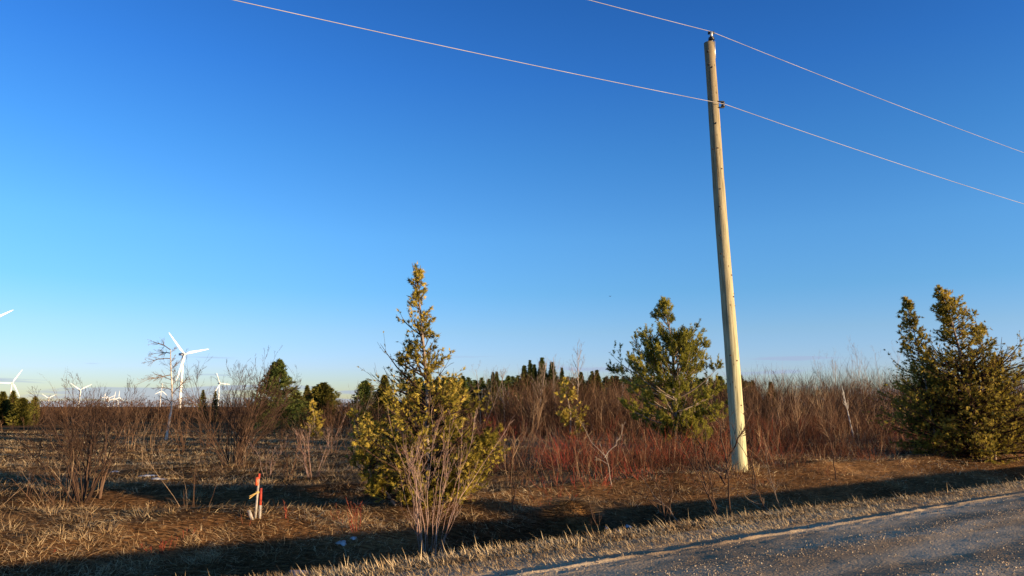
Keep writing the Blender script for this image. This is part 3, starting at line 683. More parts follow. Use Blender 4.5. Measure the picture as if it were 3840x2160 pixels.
f1 = dict(el=[.02, .08, .7], hv=[1, .6, .52], ht=[.44, .54, 1], pow=1.2, t=[0, .1, .4, .5, .75, .9, 1], l=[1.8, 2.6, 1.9, .62, .42, .38, .08], r=[1.7, 2.5, 2.0, 1.15, .6, .25, .06])
f2 = dict(el=[.02, .15, .7], hv=[1, .65, .6], ht=[.42, .52, 1], pow=.8, t=[0, .3, .55, .85, 1], l=[.9, 1.2, .8, .5, .12], r=[.8, .9, .5, .35, .1])
big_cedar('cedar_tree', (x, y, z), [
    ([(.1, 0, -.05), (.0, 0, hR * .4), (-.32, 0, hR * .8), (-.62, 0, hR)], .08, f1, 560),
    ([(-1.0, .2, 0), (-1.15, .2, hR * .4), (-1.62, .15, hR * .93)], .055, f2, 210),
    ([(.7, .2, 0), (.75, .2, hR * .4), (.48, .15, hR * .86)], .05, f2, 120),
    ([(1.8, -.1, 0), (2.1, 0, 1.0), (2.3, 0, 1.9)], .05, f2, 110)],
    'wide dense cedar with twin sparse leaning tops at the right edge by the road', 'roadside white cedars', g, 8, (6, 7, .09), .58)
# small yellowish cedars
def small_cedar(px, base_py, top_py, half, label, group, sd):
    g = np.random.default_rng(sd); x, y, z = ground_at(px, base_py); h = height_at(y, top_py, z); w = half * y / 2740
    e = dict(t=[0, .15, .45, .75, 1], l=[w * .7, w * 1.25, w, w * .6, .05], r=[w * .7, w * 1.25, w, w * .6, .05])
    return big_cedar('cedar_tree', (x, y, z), [([(0, 0, -.05), (-.02, 0, h * .5), (-.12 * h, 0, h)], .022 * h, e, 70)], label, group, g, 4, (3, 3, .17), .75)
small_cedar(2140, 1650, 1422, 55, 'thin yellowing cedar with a pale leaning stem standing in the red brush', 'yellowing young cedars', 31)
small_cedar(1178, 1640, 1500, 34, 'short yellowish young cedar under the broad rounded cedar', 'yellowing young cedars', 32)
small_cedar(1378, 1720, 1560, 40, 'low yellow cedar shoot at the left side of the tall roadside cedar', 'yellowing young cedars', 33)

# ------------------------------------------------------------------ scots pine
def needles(C, D, L, g, m, nl, tone):
    """bottle brush shoots: m needles along each shoot"""
    n = len(C); id_ = np.repeat(np.arange(n), m); t = g.uniform(0, 1, n * m)
    Dn = norm(D); q = norm(np.cross(Dn[id_], g.normal(size=(n * m, 3))))
    st = C[id_] + Dn[id_] * (L[id_] * t)[:, None]
    d = norm(Dn[id_] * g.uniform(.5, 1.1, n * m)[:, None] + q)
    ln = nl * g.uniform(.7, 1.1, n * m)
    P = np.stack([st, st + d * ln[:, None]], 1); side = norm(np.cross(d, g.normal(size=(n * m, 3))))
    return blades(P, np.stack([ln * .12, ln * 0], 1), side, tone[id_])
def pine_tree():
    g = np.random.default_rng(14); x, y, z = ground_at(2540, 1702); h = height_at(y, 1130, z)
    r = empty('pine_tree', (x, y, z))
    K = 14; tt = np.linspace(0, 1, K)
    P = np.stack([np.interp(tt, [0, .2, .45, .7, .85, 1], [.12, -.03, 0, -.05, -.12, -.32]), tt * 0, tt * h - .05], -1)
    V, Fq, T = tubes(P[None], (.075 * (1 - .9 * tt))[None], 8, np.array([.55])); make('trunk', V, Fq, M['bark'], r, tone=T, smooth=True)
    st, D, L = [], [], []
    W_ = [(.09, 1.1), (.13, 1.35), (.2, 1.5), (.28, 1.65), (.36, 1.75), (.44, 1.8), (.52, 1.65), (.585, 1.35), (.64, 1.0), (.69, .7), (.84, .42), (.90, .36), (.95, .2)]
    for t, ln in W_:
        for k in range(8 if t < .6 else 5 if t < .8 else 3):
            a = g.uniform(0, 2 * PI); el = np.interp(t, [0, .5, 1], [.08, .55, .95]) + g.normal(0, .12)
            st.append([np.interp(t, tt, P[:, i]) for i in range(3)]); D.append((math.cos(a) * math.cos(el), math.sin(a) * math.cos(el), math.sin(el)))
            L.append(ln * g.uniform(.7, 1.05))
    for (t, a, el, ln) in [(.5, 0.0, 1.0, 1.75), (.5, .25, .85, 1.55), (.45, 3.1, .55, 2.0), (.48, 2.9, .75, 1.75), (.5, 3.4, .95, 1.5), (.4, 3.0, .35, 2.2), (.36, 3.3, .3, 2.1), (.42, 3.5, .5, 1.9), (.32, 2.8, .2, 2.0), (.52, 2.7, .7, 1.6), (.2, 3.2, .1, 1.7), (.14, 2.9, .1, 1.5), (.2, 0, .1, 1.7), (.82, 3.1, .5, .62), (.84, 2.9, .75, .6)]:
        st.append([np.interp(t, tt, P[:, i]) for i in range(3)]); D.append((math.cos(a) * math.cos(el), math.sin(a) * math.cos(el), math.sin(el))); L.append(ln)
    L = np.array(L); Pb, Rb = grow(np.array(st), np.array(D), L, .014 * L + .008, L * 0 + .004, 7, .07, .09, g)
    p, d, l, rr = children(Pb, Rb, 8, .30, 1.0, .7, .36, g, flat=.6); l = np.clip(l, .14, .8)
    P2, R2 = grow(p, d, l, rr * .6, rr * .3, 4, .12, .14, g)
    J = join([tubes(Pb, Rb, 5, .6 + g.normal(0, .15, len(Pb))), tubes(P2, R2, 3, .5 + g.normal(0, .15, len(P2)))])
    make('limbs', J[0], J[1], M['bark'], r, tone=J[2])
    sh = []
    e = P2[:, -1]; de = P2[:, -1] - P2[:, -2] + np.array([0, 0, .06]); sh.append((e, de))
    c, dd, _, _ = children(P2, R2, 7, .1, .95, .7, .3, g); dd[:, 2] += .35; kp = g.random(len(c)) < np.interp(c[:, 2] / h, [0, .5, .72, .8], [1, 1, .55, .2]); sh.append((c[kp], dd[kp]))
    e = Pb[:, -1]; sh.append((e, Pb[:, -1] - Pb[:, -2] + np.array([0, 0, .1])))
    tl = g.uniform(.87, 1, 10); c = np.stack([np.interp(tl, tt, P[:, i]) for i in range(3)], -1); sh.append((c, np.stack([g.normal(0, .4, 10), g.normal(0, .4, 10), np.full(10, 1.0)], -1)))
    C = np.concatenate([a for a, b in sh]); D2 = np.concatenate([b for a, b in sh]); n = len(C)
    V, Fc, T = needles(C, D2, g.uniform(.09, .19, n), g, 32, .07, (.45 + .5 * vnoise(C[:, 0] * 2, C[:, 2] * 2) + g.normal(0, .15, n)).clip(0, 1))
    make('crown', V, Fc, M['pine'], r, tone=T)
    tag(r, 'bushy green pine with upswept tufted boughs standing left of the utility pole', 'tree')
pine_tree()

# ------------------------------------------------------------------ mid distance spruce
def spruce(px, base_py, top_py, half, label, sd=4):
    g = np.random.default_rng(sd); x, y, z = ground_at(px, base_py); h = height_at(y, top_py, z); w = half * y / 2740
    r = empty('spruce_tree', (x, y, z))
    trunk_part(h, .07, M['darkbark'], r, top=1.0)
    n = 240; t = np.sort(g.random(n)) ** .9 * .97 + .02; t = np.round(t * 17) / 17 + g.normal(0, .006, n)
    a = g.uniform(0, 2 * PI, n); Ln = (1 - t).clip(.02) ** .8 * w * 1.3 * g.uniform(.7, 1.12, n) + .08
    D = np.stack([np.cos(a), np.sin(a), np.interp(t, [0, .6, 1], [-.10, .25, .8])], -1)
    Pb, Rb = grow(np.stack([t * 0, t * 0, t * h], -1), D, Ln, Ln * 0 + .02, Ln * 0 + .006, 6, .05, .03, g)
    p, d, l, rr = children(Pb, Rb, 12, .15, 1, .75, .34, g, flat=.35); l = np.maximum(l, .1)
    P2, R2 = grow(p, d, l, rr * .6, rr * .3, 3, .08, .03, g)
    J = join([tubes(Pb, Rb, 4, np.full(n, .4))]); make('limbs', J[0], J[1], M['darkbark'], r, tone=J[2])
    C, dd, _, _ = children(P2, R2, 5, 0, 1, .5, .3, g); dd[:, 2] -= .1
    V1 = frond(C, dd, .17 * g.uniform(.6, 1.2, len(C)), g, (.5 + g.normal(0, .2, len(C))).clip(0, 1), 3)
    c3, d3, _, _ = children(Pb, Rb, 8, .3, 1, .4, .3, g); V2 = frond(c3, d3, .2 * g.uniform(.6, 1.2, len(c3)), g, (.5 + g.normal(0, .2, len(c3))).clip(0, 1), 3)
    J = join([V1, V2]); make('crown', J[0], J[1], M['spruce'], r, tone=J[2])
    tag(r, label, 'tree')
spruce(1030, 1622, 1362, 100, 'dark green spruce with a feathery pointed top standing in the left half')

# ------------------------------------------------------------------ leafless shrubs and trees
def bare(name, loc, h, half, stems, label, cat, mat, group=None, sd=1, r0=.012, base_sp=.10, lv=(5, 4), ang=.5, fan=1.0, up=.07, tone=.5, lf=(.42, .45), tmin=.25, dark_lv=0, lean=(0, 0), K=8, bend=.06, part='stem'):
    g = np.random.default_rng(sd); r = empty(name, loc)
    a = g.uniform(0, 2 * PI, stems); q = np.sqrt(g.random(stems)); mx = half / h
    P0 = np.stack([np.cos(a) * q * base_sp, np.sin(a) * q * base_sp, a * 0 - .04], -1)
    D = np.stack([np.cos(a) * q * mx * 1.5 * fan + lean[0], np.sin(a) * q * mx * 1.5 * fan + lean[1], a * 0 + 1], -1)
    L = h * g.uniform(.72, 1.05, stems) * (1 + .25 * q * mx)
    rr = r0 * g.uniform(.55, 1.2, stems)
    P, R = grow(P0, D, L, rr, rr * .22, K, bend, up * .6, g)
    for i in range(stems):
        V, Fq, T = tubes(P[i:i + 1], R[i:i + 1], 5, np.array([tone + g.normal(0, .12)])); make(part, V, Fq, mat, r, tone=T, smooth=True)
    out_ = []; Pp, Rp = P, R
    for j, m in enumerate(lv):
        p, d, l, r_ = children(Pp, Rp, m, tmin, .97, ang, lf[min(j, len(lf) - 1)], g)
        Pp, Rp = grow(p, d, l, np.maximum(r_ * .62, .0022), np.maximum(r_ * .2, .0016), 5 if j == 0 else 4, .11, up, g)
        out_.append(tubes(Pp, Rp, 3, (tone + g.normal(0, .15, len(Pp))).clip(0, 1)))
        tmin = .2
    J = join(out_); make('twigs', J[0], J[1], mat, r, tone=J[2])
    tag(r, label, cat, group); return r
def bare_px(name, px, base_py, top_py, half_px, *a, **k):
    x, y, z = ground_at(px, base_py); h = height_at(y, top_py, z)
    return bare(name, (x, y, z), h, half_px * y / 2740, *a, **k)
def bare_y(name, px, y, top_py, half_px, *a, **k):
    x, y, z = at_y(px, y); h = height_at(y, top_py, z)
    return bare(name, (x, y, z), h, half_px * y / 2740, *a, **k)
B, DB, PB, BR = M['bark'], M['darkbark'], M['pinkbark'], M['brush']
# multi-stem shrub in front of the cedar, rooted in the ditch
x, y, z = at_y(1618, 10.1); hS = height_at(y, 1590, z)
bare('leafless_shrub', (x, y, z), hS, 220 * y / 2740, 16, 'leafless shrub of many pale pinkish stems rising from the ditch before the tall cedar', 'shrub', PB, None, 6, r0=.0066, base_sp=.20, lv=(5, 3), ang=.38, fan=.48, up=.12, tone=.6, lf=(.40, .4), tmin=.12, bend=.10)
bare_px('leafless_shrub', 308, 1880, 1462, 135, 16, 'dark vase shaped bare shrub rooted in the shaded swale at the far left', 'shrub', DB, 'vase shaped shrubs', 7, r0=.019, base_sp=.13, lv=(8, 6, 3), ang=.5, up=.04, tone=.45, tmin=.2, lf=(.5, .5, .5), fan=1.0, bend=.11)
bare_px('leafless_sapling', 372, 1868, 1560, 55, 2, 'thin dark sapling close to the right side of the far left vase shaped shrub', 'sapling', DB, None, 9, r0=.02, base_sp=.03, lv=(8, 4), ang=.5, tone=.75)
bare_px('leafless_shrub', 872, 1744, 1392, 140, 26, 'dense dark fan shaped bare shrub directly left of the spruce', 'shrub', DB, 'vase shaped shrubs', 12, r0=.022, base_sp=.22, lv=(8, 5, 4), ang=.45, up=.03, tone=.45, tmin=.2, lf=(.5, .5, .5), fan=1.05, bend=.11)
# birch like tree with a hooked top
def hooked_tree():
    g = np.random.default_rng(21); x, y, z = ground_at(622, 1650); h = height_at(y, 1308, z); r = empty('leafless_tree', (x, y, z))
    K = 12; tt = np.linspace(0, 1, K); P = np.stack([np.interp(tt, [0, .35, .6, .8, 1], [0, .18, .12, -.02, -.1]), tt * 0, tt * h - .05], -1)
    V, Fq, T = tubes(P[None], (.075 * (1 - .7 * tt))[None], 8, np.array([.6])); make('trunk', V, Fq, M['birch'], r, tone=T, smooth=True)
    L, st, D = [], [], []
    for (t, a, el, l) in [(1, 3.2, .3, 1.5), (.96, 3.0, .15, 1.3), (.9, 3.3, .25, 1.2), (.97, .6, 1.0, .5), (.72, 3.1, .12, 1.5), (.66, 3.3, .05, 1.3), (.55, 3.0, .25, 1.2), (.6, .1, .9, 1.1), (.5, -.2, .75, 1.4), (.42, .2, .7, 1.4), (.78, .0, .95, .8), (.4, 2.9, .3, 1.2), (.35, 0, .55, 1.3), (.85, .2, 1.0, .6)]:
        st.append([np.interp(t, tt, P[:, i]) for i in range(3)]); D.append((math.cos(a) * math.cos(el), math.sin(a) * math.cos(el) + g.normal(0, .35), math.sin(el) + g.normal(.12, .22))); L.append(l * g.uniform(.7, 1.1))
    L = np.array(L); Pb, Rb = grow(np.array(st), np.array(D), L, .014 * L + .008, L * 0 + .005, 8, .13, -.03, g)
    lim = tubes(Pb, Rb, 5, np.full(len(L), .45)); make('limbs', lim[0], lim[1], B, r, tone=lim[2])
    p, d, l, rr = children(Pb, Rb, 16, .15, 1, .55, .42, g); P2, R2 = grow(p, d, l, rr * .6, rr * .3, 5, .12, -.01, g)
    p, d, l, rr = children(P2, R2, 5, .2, 1, .55, .45, g); P3, R3 = grow(p, d, l, np.maximum(rr * .6, .004), np.maximum(rr * .3, .003), 4, .10, -.01, g)
    J = join([tubes(P2, R2, 3, np.full(len(P2), .5)), tubes(P3, R3, 3, np.full(len(P3), .5))]); make('twigs', J[0], J[1], B, r, tone=J[2])
    tag(r, 'pale barked leafless tree with a broken hooked top beside the nearest turbine', 'tree')
hooked_tree()
GB = 'leafless shrubs in the left field'
for i, (px, by, ty, hf, n_, lb) in enumerate([
        (135, 1710, 1560, 60, 7, 'low twiggy shrub left of the far left vase shaped shrub'),
        (250, 1640, 1418, 52, 6, 'upright grey shrub in front of the third turbine from the left'),
        (330, 1640, 1440, 40, 5, 'grey upright shrub just right of the shrub before the third turbine'),
        (490, 1690, 1470, 60, 8, 'brown shrub left of the pale hooked tree'),
        (560, 1690, 1500, 55, 8, 'small brown shrub at the left foot of the pale hooked tree'),
        (690, 1695, 1480, 65, 9, 'tangled brown shrub at the right foot of the pale hooked tree'),
        (757, 1690, 1440, 50, 7, 'tall thin shrub between the hooked tree and the dense fan shrub')]):
    bare_px('leafless_shrub', px, by, ty, hf, n_, lb, 'shrub', BR, GB, 40 + i, bend=.13, r0=.012, base_sp=.2, lv=(6, 4), ang=.45, tone=.5)
GC = 'leafless shrubs in the centre'
for i, (px, by, ty, hf, n_, lb, mt) in enumerate([
        (1075, 1800, 1590, 60, 6, 'reddish brown shrub with pale twigs right behind the survey stakes', BR),
        (1170, 1790, 1560, 70, 7, 'pale branched shrub between the stakes and the tall cedar', PB),
        (1010, 1790, 1640, 50, 4, 'small crooked pale shrub just left of the survey stakes', PB),
        (1250, 1700, 1520, 60, 7, 'grey brown shrub behind the left lobe of the tall cedar', BR),
        (1330, 1640, 1430, 50, 5, 'slim forked grey shrub before the dark cedars left of the tall cedar', B)]):
    bare_px('leafless_shrub', px, by, ty, hf, n_, lb, 'shrub', mt, GC, 60 + i, bend=.12, r0=.010, base_sp=.12, lv=(6, 4), ang=.5, tone=.55)
GT = 'thin leafless trees above the brush'
for i, (px, y, ty, hf, n_, lb, mt) in enumerate([
        (1805, 45, 1372, 62, 3, 'bare fan branched tree in front of the dark wood right of the tall cedar', B),
        (1900, 44, 1412, 40, 1, 'straight slender bare tree just left of the spruces', B),
        (1992, 46, 1300, 52, 1, 'tallest wispy bare tree before the spruces of the dark wood', B),
        (2088, 47, 1316, 36, 1, 'bare crooked top rising just right of the spruces', B),
        (2158, 44, 1318, 50, 1, 'pale bare tree with spread twigs midway between spruces and pine', B),
        (2295, 46, 1432, 34, 1, 'short bare tree immediately left of the pine boughs', B),
        (2680, 60, 1385, 30, 2, 'bare twigs showing between the pine and the utility pole', B),
        (3120, 56, 1331, 58, 3, 'leftmost of the bare tree tops on the right skyline, forked wide', B),
        (3190, 58, 1340, 34, 2, 'second bare tree top from the left on the right skyline', B),
        (3246, 58, 1302, 34, 1, 'tallest bare tree top on the right skyline', B),
        (3292, 57, 1343, 34, 1, 'dark forked bare tree top on the right skyline', B),
        (3332, 58, 1322, 34, 2, 'bare tree top nearest the right cedar on the skyline', B),
        (3010, 60, 1400, 30, 2, 'low bare tree top left of the skyline group', B)]):
    bare_y('leafless_tree', px, y, ty, hf * 1.3, n_, lb, 'tree', mt, GT, 80 + i, r0=.045 if n_ == 1 else .032, base_sp=.12, lv=(14, 7, 3) if n_ == 1 else (8, 5, 3), ang=.5, up=.09, tone=.6, tmin=.38, lf=(.38, .45, .45), bend=.035, part='trunk')
# white birch trunk in the right brush
bare_y('leafless_tree', 3194, 36, 1422, 22, 1, 'slim birch with a white trunk standing in the right brush', 'tree', M['birch'], None, 99, r0=.035, base_sp=.02, lv=(10, 4), ang=.45, tone=.95, tmin=.5, lf=(.22, .4), bend=.03, part='trunk')
GR = 'fan shaped shrubs in the right brush'
for i, (px, by, ty, hf, n_, lb) in enumerate([
        (2985, 1655, 1440, 62, 12, 'pale fan shaped shrub in the brush right of the utility pole'),
        (3105, 1640, 1440, 55, 12, 'fan shaped shrub left of the white birch trunk'),
        (3265, 1620, 1490, 45, 9, 'fan shaped shrub right of the white birch trunk'),
        (2905, 1640, 1480, 40, 5, 'thin upright shrub beside the single olive cedar'),
        (2420, 1640, 1470, 45, 8, 'brown shrub behind the left boughs of the pine'),
        (1740, 1660, 1520, 50, 7, 'brown shrub below the lit olive cedar'),
        (1985, 1650, 1480, 55, 10, 'grey shrub below the spruces in the middle of the brush')]):
    bare_px('leafless_shrub', px, by, ty, hf, n_, lb, 'shrub', BR, GR, 120 + i, bend=.12, r0=.014, base_sp=.2, lv=(6, 4), ang=.4, tone=.75)

# hand drawn saplings in the ditch, each a path of points given along the stem (across, up) in metres
def sapling(px, base_y_w, paths, label, cat, mat, group, sd, r0=.011, nt=9, tone=.5, off=0):
    g = np.random.default_rng(sd); x, y, z = at_y(px, base_y_w); r = empty('leafless_sapling', (x, y, z)); q = y / 2740
    A, RR = [], []
    for pth in paths:                                       # offsets in photo pixels at that distance, right and up
        pts = np.array([(a * q, g.normal(0, .05), b * q) for a, b in pth]); K = 9; si = np.linspace(0, 1, len(pts)); tt = np.linspace(0, 1, K)
        P = np.stack([np.interp(tt, si, pts[:, i]) for i in range(3)], -1); P[1:] += g.normal(0, .012, (K - 1, 3)); P[0, 2] -= .04
        R = 1.25 * r0 * (1 - .72 * tt); A.append(P); RR.append(R)
        V, Fq, T = tubes(P[None], R[None], 5, np.array([tone])); make('stem', V, Fq, mat, r, tone=T, smooth=True)
    Pp, Rp = np.array(A), np.array(RR)
    p, d, l, rr = children(Pp, Rp, nt + 2, .25, 1, .6, .26, g); P2, R2 = grow(p, d, l, np.maximum(rr * .55, .0025), np.maximum(rr * .25, .0018), 4, .12, .08, g)
    p, d, l, rr = children(P2, R2, 3, .3, 1, .6, .5, g); P3, R3 = grow(p, d, l, rr * .7, rr * .5, 3, .1, .05, g)
    J = join([tubes(P2, R2, 3, np.full(len(P2), tone)), tubes(P3, R3, 3, np.full(len(P3), tone))]); make('twigs', J[0], J[1], mat, r, tone=J[2])
    tag(r, label, cat, group)
GD = 'leafless saplings rooted in the ditch'
sapling(2727, 11.3, [[(0, 0), (-12, 120), (-22, 280), (-35, 385), (-60, 430)], [(-17, 200), (20, 300), (55, 370), (100, 455)], [(-18, 180), (-80, 250), (-110, 320), (-150, 385)]], 'dark branching sapling in the ditch just left of the utility pole base', 'sapling', DB, GD, 201, .014, 8)
sapling(2697, 11.2, [[(0, 0), (-45, 110), (-80, 190), (-130, 270), (-165, 330)], [(-10, 0), (-50, 130), (-85, 250), (-100, 340)], [(5, 0), (-30, 110), (-60, 250), (-60, 380)]], 'cluster of dark stems leaning left in the ditch before the pine', 'sapling', DB, GD, 202, .012, 8)
sapling(2500, 10.9, [[(0, 0), (-20, 110), (-45, 200), (-60, 300)], [(5, 0), (0, 110), (10, 180), (-25, 280)], [(20, 0), (-10, 80), (-80, 165), (-110, 190)]], 'thin forked dark sapling in the ditch left of the leaning cluster', 'sapling', DB, GD, 203, .010, 8)
sapling(2562, 10.9, [[(0, 0), (-40, 80), (-90, 130), (-155, 210)]], 'single slanting bare stem in the ditch between two dark saplings', 'sapling', B, GD, 204, .009, 5)
sapling(2862, 11.9, [[(0, 0), (-15, 90), (-45, 150), (-62, 250), (-105, 320)], [(-45, 150), (-50, 230), (-52, 330), (-65, 400)]], 'dark thin sapling crossing the foot of the utility pole', 'sapling', DB, GD, 205, .010, 6)
sapling(2930, 12.3, [[(0, 0), (-60, 60), (-110, 85), (-150, 110)], [(0, 0), (-30, 90), (-50, 180), (-75, 290)], [(-15, 45), (15, 100)]], 'pale bent stems in the ditch right of the utility pole', 'sapling', B, GD, 206, .008, 5, .4)
sapling(2262, 9.9, [[(0, 0), (-30, 70), (-60, 180), (-90, 330)]], 'lone thin dark stem leaning left beside the ditch snow', 'sapling', DB, GD, 207, .008, 5)
sapling(2288, 14.6, [[(0, 0), (-12, 60), (-25, 105), (-70, 150), (-110, 230)], [(-25, 105), (15, 140), (35, 170), (45, 215)]], 'small pale forked sapling in the sunlit bank before the red brush', 'sapling', B, None, 208, .009, 7, .75)
sapling(1922, 12.2, [[(0, 0), (0, 60), (-4, 105)], [(0, 45), (20, 110), (60, 170)]], 'short dark forked stem right of the tall cedar foot', 'sapling', DB, None, 209, .010, 3)
sapling(3110, 17.5, [[(0, 0), (-4, 110), (-10, 270)]], 'single dark upright stem in the verge brush between pole and right cedar', 'sapling', DB, None, 210, .012, 6)
# red twig dogwoods close by
GDW = 'small bright red dogwood shoots in the foreground'
for i, (px, by, ty, hf, n_, lb) in enumerate([
        (1345, 1990, 1850, 45, 7, 'largest bright red dogwood shoots left of the bare pale stems'),
        (580, 2070, 2010, 26, 6, 'small red shoots in the tufted grass at the lower left'),
        (615, 2060, 2002, 18, 5, 'red shoots just right of other red shoots in the lower left grass'),
        (172, 2070, 2035, 12, 3, 'tiny red shoot behind the dry branched weed at the lower left'),
        (690, 2010, 1965, 14, 4, 'red twigs in tufted grass left of the stakes'),
        (925, 1960, 1905, 25, 3, 'thin red twigs arching at the foot of the stakes'),
        (1080, 1950, 1870, 30, 4, 'sparse red twigs right of the survey stakes'),
        (1285, 1960, 1880, 30, 4, 'thin red dogwood twig pair behind the largest red shoots')]):
    bare_px('red_dogwood', px, by, ty, hf, n_, lb, 'shrub', M['red'], GDW, 140 + i, r0=.005, base_sp=.10, lv=(3, 2), ang=.4, tone=.9)
# dry branched weeds at the bottom edge
sapling(566, 7.15, [[(0, 0), (-35, 55), (-76, 115)], [(3, 0), (-20, 60), (-40, 105)], [(25, 0), (0, 60), (-12, 95)], [(30, 0), (28, 50), (18, 85)]], 'dry branched weed with seed heads at the bottom edge left of centre', 'weed', PB, 'dry weeds at the bottom edge', 221, .006, 2, .95)
sapling(135, 7.15, [[(0, 0), (25, 35), (32, 100)], [(22, 35), (45, 60)], [(-22, 10), (-26, 40)]], 'pale forked dry weed in the bottom left corner', 'weed', PB, 'dry weeds at the bottom edge', 222, .006, 2, .95)

# ------------------------------------------------------------------ utility pole and wires
def lathe(prof, n=20, cap=True):
    prof = np.array(prof, float); th = np.arange(n) * 2 * PI / n
    V = np.stack([prof[:, 0:1] * np.cos(th), prof[:, 0:1] * np.sin(th), np.repeat(prof[:, 1:2], n, 1)], -1).reshape(-1, 3)
    K = len(prof); b = (np.arange(K - 1)[:, None] * n); i = np.arange(n)[None]; j = (i + 1) % n
    Q = np.stack([b + i, b + j, b + n + j, b + n + i], -1).reshape(-1, 4)
    Fs = [Q]
    if cap: Fs += [np.arange(n)[None, ::-1], (np.arange(n) + (K - 1) * n)[None]]
    return V, Fs
def box(x0, x1, y0, y1, z0, z1):
    V = np.array([(x, y, z) for x in (x0, x1) for y in (y0, y1) for z in (z0, z1)], float)
    Fq = np.array([[0, 1, 3, 2], [4, 6, 7, 5], [0, 4, 5, 1], [2, 3, 7, 6], [0, 2, 6, 4], [1, 5, 7, 3]]); return V, [Fq]
PX, PY = 5.17, 17.2; PZ = float(H(PX, PY))
H_POLE = 10.38 - PZ
up = empty('utility_pole', (PX, PY, PZ))
lean = math.radians(1.55)
g = np.random.default_rng(5)
prof = [(.172, -.4)] + [(.172 - .048 * t + g.normal(0, .0012), t * H_POLE) for t in np.linspace(0, 1, 40)]
V, Fs = lathe(prof, 32); V[:, 0] -= V[:, 2] * math.tan(lean) ; V[:, 0] += .010 * np.sin(V[:, 2] * .8)
V[-32:, 2] += V[-32:, 0] * 0
make('shaft', V, Fs, M['pole'], up, smooth=False)
for p_ in up.children[0].data.polygons: p_.use_smooth = len(p_.vertices) == 4
tx = -H_POLE * math.tan(lean)
LA = math.radians(60); ld = np.array([math.sin(LA), math.cos(LA)])
def along(z): return -z * math.tan(lean) + .010 * math.sin(z * .8)
# pole top pin, insulator and bracket, on the right face of the pole
bx0 = tx + .115
V, Fs = box(bx0, bx0 + .035, -.05, .05, H_POLE - .42, H_POLE + .03); make('pin_bracket', V, Fs, M['steel'], up)
V, Fs = lathe([(.016, 0), (.016, .16)], 10); make('pin', V + np.array([bx0 - .03, 0, H_POLE - .02]), Fs, M['steel'], up)
V, Fs = lathe([(.03, 0), (.078, .012), (.08, .03), (.045, .045), (.075, .055), (.075, .07), (.04, .085), (.035, .09)], 18); ins = make('insulator', V + np.array([bx0 - .04, 0, H_POLE + .07]), Fs, M['porcelain'], up, smooth=True)
V, Fs = lathe([(.03, 0), (.042, .06), (.045, .13), (.03, .15)], 14); make('clamp_top', V + np.array([bx0 - .04, 0, H_POLE + .155]), Fs, M['steel'], up, smooth=True)
V, Fs = box(bx0 - .115, bx0 + .035, -.03, .03, H_POLE + .245, H_POLE + .30); make('wire_clamp', V, Fs, M['iron'], up)
for zz, dx in ((H_POLE - .28, -.13), (H_POLE - .62, -.13), (H_POLE - .70, -.02)):
    V, Fs = lathe([(.018, 0), (.018, .07)], 8); Vr = np.stack([V[:, 0], -V[:, 2], V[:, 1]], -1)
    make('bolt', Vr + np.array([along(zz) + dx * .7, -.10, zz]), Fs, M['iron'], up)
nz_ = 8.73 - PZ
V, Fs = lathe([(.022, -.07), (.05, -.06), (.05, -.025), (.028, -.01), (.028, .01), (.05, .025), (.05, .06), (.022, .07)], 14); make('neutral_spool', V + np.array([along(nz_) + .205, -.09, nz_]), Fs, M['porcelain'], up, smooth=True)
V, Fs = box(along(nz_) + .02, along(nz_) + .235, -.115, -.065, nz_ - .085, nz_ - .072); make('spool_bracket', V, Fs, M['iron'], up)
V, Fs = box(along(nz_) + .02, along(nz_) + .235, -.115, -.065, nz_ + .072, nz_ + .085); make('spool_bracket', V, Fs, M['iron'], up)
V, Fs = lathe([(.02, 0), (.02, .06)], 8); Vr = np.stack([V[:, 0], -V[:, 2], V[:, 1]], -1); make('bolt', Vr + np.array([along(nz_ - .5) - .02, -.12, nz_ - .5]), Fs, M['iron'], up)
# growth rings of dark knots standing slightly proud
for i in range(16):
    zz = g.uniform(.5, H_POLE - 1); a = g.uniform(PI * 1.05, PI * 1.95); rr = .172 - .048 * zz / H_POLE
    V, Fs = lathe([(.028, -.004), (.02, .008), (.008, .010)], 9); V = np.stack([V[:, 0], -V[:, 2], V[:, 1] * .7], -1)
    ca, sa = math.cos(a + PI / 2), math.sin(a + PI / 2); V = np.stack([V[:, 0] * ca - V[:, 1] * sa, V[:, 0] * sa + V[:, 1] * ca, V[:, 2]], -1)
    make('knot', V + np.array([along(zz) + rr * math.cos(a), rr * math.sin(a), zz]), Fs, M['darkbark'], up, tone=np.full(len(V), .8))
tag(up, 'tall pale treated wood utility pole leaning slightly left beside the ditch', 'utility pole')
def wire(z0, x0, y0, aL, aR, label, r=.012):
    t = np.concatenate([-np.linspace(0, 55, 60)[::-1], np.linspace(0, 55, 60)[1:]])
    z = z0 - np.where(t < 0, aL, aR) * (np.abs(t) - t * t / 55)
    P = np.stack([x0 + ld[0] * t, y0 + ld[1] * t, z], -1)[None]
    V, Fq, T = tubes(P, np.full((1, len(t)), r * .55), 6, np.array([.5])); tag(make('overhead_wire', V, Fq, M['wire'], smooth=True), label, 'wire', 'wires on the utility pole')
wire(PZ + H_POLE + .31, PX + bx0 - .04, PY, .071, .050, 'upper wire, clamped to the insulator on the top of the pole')
wire(8.73, PX + along(nz_) + .235, PY - .12, .065, .0565, 'lower wire, tied to the side of the pole below its top')

